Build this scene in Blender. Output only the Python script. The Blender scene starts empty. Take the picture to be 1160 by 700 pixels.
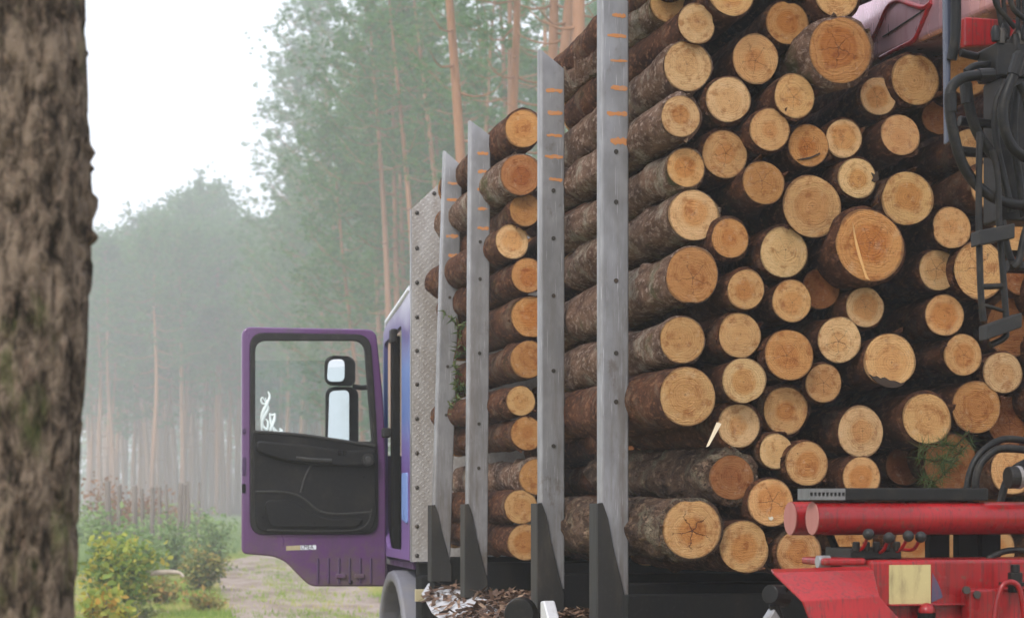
import bpy, bmesh, math, random
import numpy as np
from mathutils import Matrix, Vector

S = bpy.context.scene
COL = S.collection
rnd = random.Random(7)

# ------------------------------------------------------------------ camera
FPX = 2000.0                       # focal length in pixels of the 1160 px wide photograph
EYE = 1.65
HORIZON = 571.0
TH = math.atan(460.0 / FPX)        # the truck's length direction is +Y; the camera is turned right of it
CT, ST = math.cos(TH), math.sin(TH)
cam_data = bpy.data.cameras.new("camera")
cam = bpy.data.objects.new("camera", cam_data)
COL.objects.link(cam)
cam.location = (0, 0, EYE)
cam.rotation_euler = (math.pi / 2, 0, -TH)
cam_data.sensor_width = 36.0
cam_data.lens = FPX * 36.0 / 1160.0
cam_data.shift_y = (HORIZON - 350.0) / 1160.0
cam_data.clip_start = 0.1
cam_data.clip_end = 2000.0
cam_data.dof.use_dof = True
cam_data.dof.focus_distance = 7.2
cam_data.dof.aperture_fstop = 5.2
S.camera = cam

# ------------------------------------------------------------------ world, sun, exposure
SUN_EL, SUN_AZ = math.radians(42), math.radians(220)   # azimuth clockwise from +Y: behind the camera, a little left
W = bpy.data.worlds.new("World")
S.world = W
W.use_nodes = True
nt = W.node_tree
nt.nodes.clear()
sky = nt.nodes.new("ShaderNodeTexSky")
sky.sky_type = 'NISHITA'
sky.sun_disc = False
sky.sun_elevation = SUN_EL
sky.sun_rotation = SUN_AZ
sky.dust_density = 4.0
mixw = nt.nodes.new("ShaderNodeMix")
mixw.data_type = 'RGBA'
mixw.inputs['Factor'].default_value = 0.86
mixw.inputs[7].default_value = (8.6, 8.9, 9.9, 1)      # even cloud cover over the clear sky
bg = nt.nodes.new("ShaderNodeBackground")
bg.inputs['Strength'].default_value = 0.105
out = nt.nodes.new("ShaderNodeOutputWorld")
nt.links.new(sky.outputs[0], mixw.inputs[6])
nt.links.new(mixw.outputs[2], bg.inputs['Color'])
nt.links.new(bg.outputs[0], out.inputs['Surface'])

sun_data = bpy.data.lights.new("sun", 'SUN')
sun_data.energy = 1.5
sun_data.angle = math.radians(12)
sun_data.color = (1.0, 0.95, 0.88)
sun = bpy.data.objects.new("sun", sun_data)
COL.objects.link(sun)
sd = Vector((math.sin(SUN_AZ) * math.cos(SUN_EL), math.cos(SUN_AZ) * math.cos(SUN_EL), math.sin(SUN_EL)))
sun.rotation_euler = (-sd).to_track_quat('-Z', 'Y').to_euler()
sun.location = sd * 60

S.view_settings.view_transform = 'Standard'
S.view_settings.look = 'None'
S.view_settings.exposure = 0.85
S.view_settings.gamma = 1.0
S.view_settings.use_curve_mapping = False
S.render.engine = 'CYCLES'
S.cycles.use_denoising = True
S.cycles.max_bounces = 6
S.cycles.diffuse_bounces = 2
S.cycles.glossy_bounces = 3
S.cycles.transmission_bounces = 4
S.cycles.transparent_max_bounces = 8
S.cycles.volume_bounces = 3


# ------------------------------------------------------------------ photograph pixel -> world
def P(px, py, d):
    r, u = (px - 580.0) * d / FPX, (HORIZON - py) * d / FPX
    return Vector((r * CT + d * ST, d * CT - r * ST, EYE + u))


def PY(px, py, Y):                 # on the upright plane y = Y
    q = (px - 580.0) / FPX
    return P(px, py, Y / (CT - q * ST))


def PX(px, py, X):                 # on the upright plane x = X
    q = (px - 580.0) / FPX
    return P(px, py, X / (q * CT + ST))


def depth_y(px, Y):
    return Y / (CT - (px - 580.0) / FPX * ST)


# ------------------------------------------------------------------ value noise (numpy)
def vnoise(p, seed=0):
    p = np.asarray(p, float)
    i = np.floor(p).astype(np.int64)
    f = p - i
    f = f * f * (3 - 2 * f)
    tot = np.zeros(len(p))
    for dx in (0, 1):
        for dy in (0, 1):
            for dz in (0, 1):
                h = ((i[:, 0] + dx) * 374761393 + (i[:, 1] + dy) * 668265263 + (i[:, 2] + dz) * 2147483647 + seed * 974711) & 0xffffffff
                h = ((h ^ (h >> 13)) * 1274126177) & 0xffffffff
                h = (h ^ (h >> 16)) & 0xffff
                w = (f[:, 0] if dx else 1 - f[:, 0]) * (f[:, 1] if dy else 1 - f[:, 1]) * (f[:, 2] if dz else 1 - f[:, 2])
                tot += w * (h / 32767.5 - 1)
    return tot


# ------------------------------------------------------------------ objects
OFF = {}


def obj(name, mesh, mat=None, parent=None, smooth=False):
    o = bpy.data.objects.new(name, mesh)
    COL.objects.link(o)
    if mat is not None:
        for m in (mat if isinstance(mat, (list, tuple)) else [mat]):
            mesh.materials.append(m)
    if parent is not None:
        o.parent = parent
    if smooth:
        mesh.polygons.foreach_set("use_smooth", [True] * len(mesh.polygons))
    return o


def tag(o, label=None, cat=None, group=None, kind=None):
    if label: o["label"] = label
    if cat: o["category"] = cat
    if group: o["group"] = group
    if kind: o["kind"] = kind
    return o


def thing(name, label, cat, loc, group=None):
    o = bpy.data.objects.new(name, None)
    COL.objects.link(o)
    o.location = loc
    o.empty_display_size = 0.1
    OFF[o.name] = Vector(loc)
    return tag(o, label, cat, group)


def root_off(p):
    while p is not None:
        if p.name in OFF:
            return OFF[p.name]
        p = p.parent
    return Vector((0, 0, 0))


def copy_tree(o, parent=None):
    c = o.copy()
    COL.objects.link(c)
    if parent is not None:
        c.parent = parent
    for ch in [x for x in COL.objects if x.parent == o]:
        copy_tree(ch, c)
    return c


def npmesh(name, V, F, smooth=False):
    me = bpy.data.meshes.new(name)
    V = np.asarray(V, np.float32)
    F = np.asarray(F, np.int32)
    k = F.shape[1]
    me.vertices.add(len(V))
    me.vertices.foreach_set("co", V.ravel())
    me.loops.add(F.size)
    me.loops.foreach_set("vertex_index", F.ravel())
    me.polygons.add(len(F))
    me.polygons.foreach_set("loop_start", np.arange(0, F.size, k, dtype=np.int32))
    me.polygons.foreach_set("loop_total", np.full(len(F), k, np.int32))
    if smooth:
        me.polygons.foreach_set("use_smooth", np.ones(len(F), bool))
    me.update(calc_edges=True)
    me.validate()
    return me


class MB:
    """Collects shapes in world coordinates; build() links them as one mesh object."""

    def __init__(s):
        s.v, s.f = [], []

    def add(s, v, f):
        b = len(s.v)
        s.v += [tuple(x) for x in v]
        s.f += [tuple(i + b for i in q) for q in f]
        return s

    def box(s, x0, x1, y0, y1, z0, z1):
        v = [(x0, y0, z0), (x1, y0, z0), (x1, y1, z0), (x0, y1, z0), (x0, y0, z1), (x1, y0, z1), (x1, y1, z1), (x0, y1, z1)]
        return s.add(v, [(3, 2, 1, 0), (4, 5, 6, 7), (0, 1, 5, 4), (1, 2, 6, 5), (2, 3, 7, 6), (3, 0, 4, 7)])

    def obox(s, c, ax, ay, az):     # oriented box, half vectors
        c, ax, ay, az = map(Vector, (c, ax, ay, az))
        v = [c + ax * i + ay * j + az * k for k in (-1, 1) for (i, j) in ((-1, -1), (1, -1), (1, 1), (-1, 1))]
        return s.add(v, [(3, 2, 1, 0), (4, 5, 6, 7), (0, 1, 5, 4), (1, 2, 6, 5), (2, 3, 7, 6), (3, 0, 4, 7)])

    def prism(s, a, b):             # two equal loops of points
        n = len(a)
        f = [tuple(range(n - 1, -1, -1)), tuple(range(n, 2 * n))]
        f += [(i, (i + 1) % n, n + (i + 1) % n, n + i) for i in range(n)]
        return s.add(list(a) + list(b), f)

    def prism_xz(s, pts, y0, y1):
        return s.prism([(x, y0, z) for x, z in pts], [(x, y1, z) for x, z in pts])

    def prism_yz(s, pts, x0, x1):
        return s.prism([(x0, y, z) for y, z in pts], [(x1, y, z) for y, z in pts])

    def tube(s, pts, r, n=10, cap=True):
        pts = [Vector(p) for p in pts]
        rs = r if isinstance(r, (list, tuple)) else [r] * len(pts)
        up = Vector((0.13, 0.31, 0.94))
        v, f = [], []
        t0 = (pts[1] - pts[0]).normalized()
        if abs(t0.dot(up)) > 0.95: up = Vector((0.97, 0.2, 0.1))
        a = t0.cross(up).normalized()
        for i, p in enumerate(pts):
            t = (pts[min(i + 1, len(pts) - 1)] - pts[max(i - 1, 0)]).normalized()
            a = (a - t * a.dot(t)).normalized()
            b = t.cross(a)
            for k in range(n):
                w = 2 * math.pi * k / n
                v.append(p + (a * math.cos(w) + b * math.sin(w)) * rs[i])
        for i in range(len(pts) - 1):
            for k in range(n):
                k2 = (k + 1) % n
                f.append((i * n + k, i * n + k2, (i + 1) * n + k2, (i + 1) * n + k))
        if cap:
            f.append(tuple(range(n - 1, -1, -1)))
            f.append(tuple(range((len(pts) - 1) * n, len(pts) * n)))
        return s.add(v, f)

    def ball(s, c, r, n=12, m=8, sc=(1, 1, 1)):
        v, f = [], []
        for j in range(m + 1):
            ph = math.pi * j / m
            for k in range(n):
                w = 2 * math.pi * k / n
                v.append((c[0] + r * sc[0] * math.sin(ph) * math.cos(w), c[1] + r * sc[1] * math.sin(ph) * math.sin(w), c[2] + r * sc[2] * math.cos(ph)))
        for j in range(m):
            for k in range(n):
                f.append((j * n + k, j * n + (k + 1) % n, (j + 1) * n + (k + 1) % n, (j + 1) * n + k))
        return s.add(v, f)

    def build_local(s, name, mat, parent):
        me = bpy.data.meshes.new(name)
        me.from_pydata(s.v, [], s.f)
        me.update()
        return obj(name, me, mat, parent)

    def build(s, name, mat, parent=None, bevel=0, smooth=False, seg=2):
        off = root_off(parent)
        me = bpy.data.meshes.new(name)
        me.from_pydata([(x - off.x, y - off.y, z - off.z) for x, y, z in s.v], [], s.f)
        me.update()
        bm = bmesh.new()
        bm.from_mesh(me)
        bmesh.ops.remove_doubles(bm, verts=bm.verts, dist=1e-6)
        bmesh.ops.recalc_face_normals(bm, faces=bm.faces)
        bm.to_mesh(me)
        bm.free()
        o = obj(name, me, mat, parent, smooth)
        if bevel:
            m = o.modifiers.new("bevel", 'BEVEL')
            m.width = bevel
            m.segments = seg
            m.limit_method = 'ANGLE'
            m.angle_limit = math.radians(40)
        elif smooth:
            m = o.modifiers.new("split", 'EDGE_SPLIT')
            m.split_angle = math.radians(50)
        return o


def spline(pts, n=8):
    pts = [Vector(p) for p in pts]
    q = [pts[0] * 2 - pts[1]] + pts + [pts[-1] * 2 - pts[-2]]
    o = []
    for i in range(1, len(q) - 2):
        for k in range(n):
            t = k / n
            a, b, c, d = q[i - 1], q[i], q[i + 1], q[i + 2]
            o.append(0.5 * ((2 * b) + (c - a) * t + (2 * a - 5 * b + 4 * c - d) * t * t + (3 * b - a - 3 * c + d) * t ** 3))
    o.append(pts[-1])
    return o


def round_poly(pts, r, n=5):
    o = []
    m = len(pts)
    rs = r if isinstance(r, (list, tuple)) else [r] * m
    for i in range(m):
        p, a, b = Vector(pts[i]), Vector(pts[i - 1]), Vector(pts[(i + 1) % m])
        d1, d2 = (a - p), (b - p)
        k = min(rs[i], d1.length * 0.45, d2.length * 0.45)
        if k < 1e-5:
            o.append(tuple(p))
            continue
        s, e = p + d1.normalized() * k, p + d2.normalized() * k
        for j in range(n + 1):
            t = j / n
            o.append(tuple((s * (1 - t) + p * t) * (1 - t) + (p * (1 - t) + e * t) * t))
    return o


def plate(name, loops, mat, parent, plane, c, thick, bevel=0.0):
    """A plate with holes: filled 2-D outline, centre of its thickness at plane coordinate c."""
    cu = bpy.data.curves.new(name, 'CURVE')
    cu.dimensions = '2D'
    cu.fill_mode = 'BOTH'
    cu.extrude = thick / 2 - bevel
    cu.bevel_depth = bevel
    cu.bevel_resolution = 2
    cu.offset = -bevel
    for lp in loops:
        sp = cu.splines.new('POLY')
        sp.points.add(len(lp) - 1)
        for i, (x, y) in enumerate(lp):
            sp.points[i].co = (x, y, 0, 1)
        sp.use_cyclic_u = True
    t = bpy.data.objects.new("tmp", cu)
    COL.objects.link(t)
    me = bpy.data.meshes.new_from_object(t)
    bpy.data.objects.remove(t)
    off = root_off(parent)
    for v in me.vertices:
        a, b, h = v.co
        w = Vector((a, c - h, b)) if plane == 'xz' else Vector((c - h, a, b)) if plane == 'yz' else Vector((a, b, c + h))
        v.co = w - off
    bm = bmesh.new()
    bm.from_mesh(me)
    bmesh.ops.remove_doubles(bm, verts=bm.verts, dist=1e-6)
    bmesh.ops.recalc_face_normals(bm, faces=bm.faces)
    bm.to_mesh(me)
    bm.free()
    me.materials.clear()
    return obj(name, me, mat, parent)


# ------------------------------------------------------------------ materials
class N:
    def __init__(s, name, rough=0.6, metal=0.0, spec=0.5):
        s.m = bpy.data.materials.new(name)
        s.m.use_nodes = True
        s.t = s.m.node_tree
        s.b = s.t.nodes["Principled BSDF"]
        s.b.inputs["Roughness"].default_value = rough
        s.b.inputs["Metallic"].default_value = metal
        s.b.inputs["Specular IOR Level"].default_value = spec
        s.tc = s.t.nodes.new("ShaderNodeTexCoord")
        s._oi = None

    def n(s, typ, **kw):
        x = s.t.nodes.new(typ)
        for k, v in kw.items():
            setattr(x, k, v)
        return x

    def link(s, a, b):
        s.t.links.new(a, b)

    def put(s, sock, v):
        if isinstance(v, bpy.types.NodeSocket):
            s.link(v, sock)
        elif isinstance(v, (tuple, list)) and len(v) == 3 and sock.type == 'RGBA':
            sock.default_value = (*v, 1)
        else:
            sock.default_value = v

    @property
    def oi(s):
        if s._oi is None:
            s._oi = s.n("ShaderNodeObjectInfo")
        return s._oi

    def map(s, scale=(1, 1, 1), rot=(0, 0, 0), loc=(0, 0, 0), src=None):
        x = s.n("ShaderNodeMapping")
        s.link(src or s.tc.outputs["Object"], x.inputs[0])
        s.put(x.inputs["Location"], loc)
        s.put(x.inputs["Rotation"], rot)
        s.put(x.inputs["Scale"], scale)
        return x.outputs[0]

    def noise(s, vec, scale=5, detail=3, rough=0.55, dist=0.0, col=False):
        x = s.n("ShaderNodeTexNoise")
        s.link(vec, x.inputs["Vector"])
        s.put(x.inputs["Scale"], scale)
        s.put(x.inputs["Detail"], detail)
        s.put(x.inputs["Roughness"], rough)
        s.put(x.inputs["Distortion"], dist)
        return x.outputs[1 if col else 0]

    def vor(s, vec, scale=5, feature='F1', out=0, rand=1.0):
        x = s.n("ShaderNodeTexVoronoi", feature=feature)
        s.link(vec, x.inputs["Vector"])
        s.put(x.inputs["Scale"], scale)
        s.put(x.inputs["Randomness"], rand)
        return x.outputs[out]

    def math(s, op, a, b=0.0, c=0.0, clamp=False):
        x = s.n("ShaderNodeMath", operation=op, use_clamp=clamp)
        s.put(x.inputs[0], a)
        s.put(x.inputs[1], b)
        s.put(x.inputs[2], c)
        return x.outputs[0]

    def vmath(s, op, a, b=(0, 0, 0)):
        x = s.n("ShaderNodeVectorMath", operation=op)
        s.put(x.inputs[0], a)
        s.put(x.inputs[1], b)
        return x.outputs[1] if op == 'LENGTH' else x.outputs[0]

    def rng(s, v, a, b, c=0.0, d=1.0, smooth=True):
        x = s.n("ShaderNodeMapRange", interpolation_type='SMOOTHSTEP' if smooth else 'LINEAR')
        s.put(x.inputs[0], v)
        for i, k in enumerate((a, b, c, d)):
            s.put(x.inputs[i + 1], k)
        return x.outputs[0]

    def mix(s, f, a, b, mode='MIX'):
        x = s.n("ShaderNodeMix", data_type='RGBA', blend_type=mode)
        s.put(x.inputs[0], f)
        s.put(x.inputs[6], a)
        s.put(x.inputs[7], b)
        return x.outputs[2]

    def ramp(s, v, stops):
        x = s.n("ShaderNodeValToRGB")
        e = x.color_ramp.elements
        while len(e) < len(stops):
            e.new(0.5)
        for i, (p, c) in enumerate(stops):
            e[i].position = p
            e[i].color = (*c, 1)
        s.link(v, x.inputs[0])
        return x.outputs[0]

    def sep(s, v):
        x = s.n("ShaderNodeSeparateXYZ")
        s.link(v, x.inputs[0])
        return x.outputs

    def color(s, c):
        s.put(s.b.inputs["Base Color"], c)
        return s

    def bump(s, h, strength=0.5, dist=0.01):
        x = s.n("ShaderNodeBump")
        s.put(x.inputs["Strength"], strength)
        s.put(x.inputs["Distance"], dist)
        s.link(h, x.inputs["Height"])
        s.link(x.outputs[0], s.b.inputs["Normal"])
        return s


def paint(name, col, rough=0.45, metal=0.0, dirt=(0.05, 0.04, 0.03), amount=0.4, scale=6, streak=True, spec=0.5):
    m = N(name, rough, metal, spec)
    v = m.map((1, 1, 0.22 if streak else 1))
    a = m.noise(v, scale, 6, 0.65)
    b = m.noise(m.map(), scale * 9, 3)
    f = m.math('MULTIPLY', m.rng(a, 0.45, 0.8), amount)
    c = m.mix(f, col, dirt)
    c = m.mix(m.math('MULTIPLY', m.rng(b, 0.55, 0.8), 0.25 * amount), c, tuple(min(1, k * 1.6 + 0.05) for k in col))
    m.color(c)
    m.put(m.b.inputs["Roughness"], m.rng(a, 0.3, 0.8, rough - 0.08, min(1, rough + 0.25), False))
    m.bump(b, 0.12, 0.003)
    return m.m


M = {}
def stake_metal():
    m = N("weathered stake metal", .42, .45)
    z = m.sep(m.tc.outputs["Object"])[2]
    n1 = m.noise(m.map((1, 1, .10)), 16, 5, .7)
    n2 = m.noise(m.map((1, 1, .5)), 14, 3)
    n3 = m.noise(m.map((1, 1, .6)), 7, 6, .7)
    c = m.mix(m.rng(n2, .3, .7), (.235, .235, .245), (.315, .315, .33))
    low = m.math('SUBTRACT', 1, m.rng(z, 1.2, 3.4))
    c = m.mix(m.math('MULTIPLY', m.rng(n1, .42, .72), m.math('ADD', .12, m.math('MULTIPLY', low, .7))), c, (.13, .10, .075))
    c = m.mix(m.math('MULTIPLY', m.rng(n3, .58, .70), .55), c, (.12, .085, .06))
    c = m.mix(m.math('MULTIPLY', m.rng(m.noise(m.map((30, 30, .8)), 9, 2), .66, .72), .5), c, (.62, .62, .66))
    m.color(c)
    m.put(m.b.inputs["Roughness"], m.rng(n1, .3, .8, .36, .65, False))
    m.bump(m.math('ADD', n2, m.math('MULTIPLY', n3, .5)), .12, .003)
    return m.m


M['steel'] = stake_metal()
M['sleeve'] = paint("dark sleeve paint", (.02, .019, .018), .6, 0, (.075, .062, .05), .75, 9, True, .3)
M['black'] = paint("black chassis paint", (.007, .007, .007), .75, 0, (.02, .017, .013), .6, 7, True, .12)
M['rubber'] = paint("black rubber", (.013, .0125, .012), .5, 0, (.05, .045, .038), .7, 14, False, .3)
M['hose'] = paint("hydraulic hose rubber", (.005, .0049, .0047), .4, 0, (.04, .034, .026), .9, 22, False, .22)
M['dark_steel'] = paint("dark oily steel", (.007, .0067, .0064), .4, .1, (.04, .032, .024), .8, 16, False, .25)
M['bolt'] = paint("dark bolt steel", (.05, .045, .04), .5, .4, (.10, .06, .03), .7, 30, False)
M['orange_mark'] = paint("orange paint mark", (.55, .23, .08), .8, 0, (.34, .30, .27), .95, 30, False)
M['glass_mirror'] = paint("mirror glass", (.66, .67, .69), .03, 1.0, (.8, .8, .8), .05)
M['purple'] = paint("purple cab paint", (.105, .038, .135), .3, .1, (.06, .045, .05), .7, 5)


def muddy(mat):
    """Splashed mud on the lowest part of the painted door."""
    t = mat.node_tree
    b = t.nodes["Principled BSDF"]
    src = b.inputs["Base Color"].links[0].from_socket
    tc = t.nodes.new("ShaderNodeTexCoord")
    sp_ = t.nodes.new("ShaderNodeSeparateXYZ")
    t.links.new(tc.outputs["Object"], sp_.inputs[0])
    nz_ = t.nodes.new("ShaderNodeTexNoise")
    nz_.inputs["Scale"].default_value = 13
    nz_.inputs["Detail"].default_value = 7
    nz_.inputs["Roughness"].default_value = .72
    t.links.new(tc.outputs["Object"], nz_.inputs["Vector"])
    ad = t.nodes.new("ShaderNodeMath")
    ad.operation = 'MULTIPLY_ADD'
    ad.inputs[1].default_value = 1.5
    t.links.new(nz_.outputs[0], ad.inputs[0])
    sb = t.nodes.new("ShaderNodeMath")
    sb.operation = 'MULTIPLY'
    sb.inputs[1].default_value = -1
    t.links.new(sp_.outputs[2], sb.inputs[0])
    t.links.new(sb.outputs[0], ad.inputs[2])
    mr = t.nodes.new("ShaderNodeMapRange")
    for k_, v_ in enumerate((-.62, -.22, 0, .75)):
        mr.inputs[k_ + 1].default_value = v_
    t.links.new(ad.outputs[0], mr.inputs[0])
    mx = t.nodes.new("ShaderNodeMix")
    mx.data_type = 'RGBA'
    mx.inputs[7].default_value = (.11, .082, .062, 1)
    t.links.new(mr.outputs[0], mx.inputs[0])
    t.links.new(src, mx.inputs[6])
    t.links.new(mx.outputs[2], b.inputs["Base Color"])


muddy(M['purple'])
M['purple'].node_tree.nodes['Principled BSDF'].inputs['Coat Weight'].default_value = .4
M['purple_dark'] = paint("dark purple paint", (.06, .026, .085), .4, 0, (.035, .025, .03), .6, 5)
M['blue'] = paint("light blue cab paint", (.20, .30, .62), .3, 0, (.30, .28, .36), .45, 4)
M['roof_white'] = paint("white cab roof", (.72, .75, .82), .3, 0, (.5, .48, .46), .3, 4)
M['trim'] = paint("charcoal door trim", (.007, .0068, .0068), .5, 0, (.026, .023, .02), .85, 8, False, .22)
M['trim_edge'] = paint("lighter trim edge", (.03, .029, .028), .4, 0, (.06, .055, .05), .6, 10, False, .4)  # ridges and strips, lighter than the trim panel
M['seat'] = paint("seat cloth", (.03, .03, .035), .9)
M['fender_grey'] = paint("grey plastic wheel arch", (.16, .16, .185), .5, 0, (.22, .20, .18), .5, 8, False)
M['sticker'] = paint("yellowed sticker", (.42, .36, .22), .6, 0, (.25, .22, .15), .5, 20)
M['decal'] = paint("white window decal", (.75, .85, .85), .6, 0, (.6, .75, .72), .3)
M['silver'] = paint("bare aluminium sheet", (.62, .62, .64), .42, .35, (.33, .29, .25), .75, 9, False)
M['red_end'] = paint("dull red tube cap", (.34, .13, .11), .6, 0, (.3, .12, .09), .5, 14)
M['faded'] = paint("faded yellow sticker film", (.42, .35, .16), .6, 0, (.13, .09, .045), .95, 26)
M['blue_rub'] = paint("blue film remnant", (.05, .045, .085), .6, 0, (.25, .015, .015), .95, 22)
M['post'] = paint("weathered fence wood", (.16, .135, .115), .9, 0, (.07, .06, .05), .7, 6)
M['grille'] = paint("grey grille", (.14, .14, .14), .5, .2, (.05, .05, .045), .6, 12)
M['bar'] = paint("dark bar paint with blue highlight tint", (.05, .06, .095), .22, 0, (.03, .03, .03), .5, 12)  # bluish highlight on the dark bar is put into its base colour
M['pale_wood'] = paint("pale sapwood streak", (.66, .37, .135), .75, 0, (.42, .24, .10), .9, 40)
M['sticker_pale'] = paint("white resin", (.62, .55, .42), .5, 0, (.5, .4, .25), .5, 40)
M['deadwood'] = paint("pale dead wood", (.46, .38, .31), .85, 0, (.22, .16, .11), .6, 14)
M['stain'] = paint("dark stain on sawn wood", (.035, .02, .012), .85, 0, (.06, .035, .02), .6, 20)
M['splinter'] = paint("fresh pale splinter", (.72, .60, .42), .7, 0, (.5, .35, .2), .3)


def red_paint():
    m = N("wet red crane paint", .36)
    m.b.inputs["Coat Weight"].default_value = .12
    m.b.inputs["Specular IOR Level"].default_value = .35
    m.b.inputs["Coat Roughness"].default_value = .18
    v = m.map((26, 26, 1.3))
    st = m.noise(v, 4, 5, .7)
    big = m.noise(m.map(), 3, 4)
    fine = m.noise(m.map(), 60, 3)
    c = m.mix(m.rng(big, .35, .7), (.21, .004, .006), (.33, .008, .011))
    c = m.mix(m.math('MULTIPLY', m.rng(st, .46, .66), .85), c, (.10, .012, .012))
    c = m.mix(m.math('MULTIPLY', m.rng(fine, .58, .70), .6), c, (.11, .055, .035))
    m.color(c)
    m.put(m.b.inputs["Roughness"], m.rng(big, .3, .8, .22, .5, False))
    m.bump(m.noise(m.map(), 90, 2), .12, .002)
    return m.m


M['red'] = red_paint()
M['red_sheen'] = paint("red boom paint paled with sky sheen", (.66, .40, .46), .26, .6, (.40, .10, .10), .45, 8)  # sky reflection on the glossy red is put into this pale pink base
M['red_sheen'].node_tree.nodes["Principled BSDF"].inputs["Coat Weight"].default_value = 1.0
M['red_sheen'].node_tree.nodes["Principled BSDF"].inputs["Coat Roughness"].default_value = .12


def tread_plate():
    m = N("chequer plate", .5, .25)
    u = m.sep(m.tc.outputs["Object"])
    a = m.math('ADD', m.math('MULTIPLY', u[0], 185), m.math('MULTIPLY', u[2], 185))
    b = m.math('SUBTRACT', m.math('MULTIPLY', u[0], 185), m.math('MULTIPLY', u[2], 185))
    sa = m.math('MULTIPLY', m.rng(m.math('SINE', a), .35, .8), m.rng(m.math('SINE', m.math('MULTIPLY', b, .5)), .2, .6))
    sb = m.math('MULTIPLY', m.rng(m.math('SINE', b), .35, .8), m.rng(m.math('SINE', m.math('MULTIPLY', a, .5)), -.2, -.6))
    h = m.math('MAXIMUM', sa, sb)
    d = m.noise(m.map((1, 1, .3)), 5, 6, .7)
    c = m.mix(m.rng(d, .35, .75), (.40, .385, .38), (.25, .22, .195))
    c = m.mix(m.math('MULTIPLY', h, .22), c, (.50, .49, .48))
    m.color(c)
    m.bump(h, .6, .002)
    return m.m


M['tread'] = tread_plate()


def cab_side():
    """Sprayed decoration: lilac and light blue clouds over the purple paint."""
    m = N("airbrushed cab side", .4, 0, .3)
    z = m.sep(m.tc.outputs["Object"])[2]
    w = m.math('ADD', z, m.math('MULTIPLY', m.noise(m.map(), 2.3, 4), .35))
    c = m.ramp(m.rng(w, 1.35, 3.2, 0, 1, False), [(0, (.18, .10, .26)), (.2, (.15, .09, .25)), (.36, (.12, .055, .19)), (.46, (.14, .10, .30)),
                                             (.56, (.05, .10, .32)), (.74, (.09, .16, .40)), (.9, (.10, .07, .20)), (1, (.4, .4, .5))])
    m.color(c)
    return m.m


M['cab_side'] = cab_side()


def glass(name="window glass"):
    m = N(name, .03)
    t = m.t
    tr = m.n("ShaderNodeBsdfTransparent")
    tr.inputs[0].default_value = (.9, .93, .93, 1)
    gl = m.n("ShaderNodeBsdfGlossy")
    gl.inputs["Roughness"].default_value = .04
    fr = m.n("ShaderNodeFresnel")
    fr.inputs[0].default_value = 1.2
    mx = m.n("ShaderNodeMixShader")
    m.link(fr.outputs[0], mx.inputs[0])
    m.link(tr.outputs[0], mx.inputs[1])
    m.link(gl.outputs[0], mx.inputs[2])
    m.link(mx.outputs[0], t.nodes["Material Output"].inputs[0])
    return m.m


M['glass'] = glass()


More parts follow.
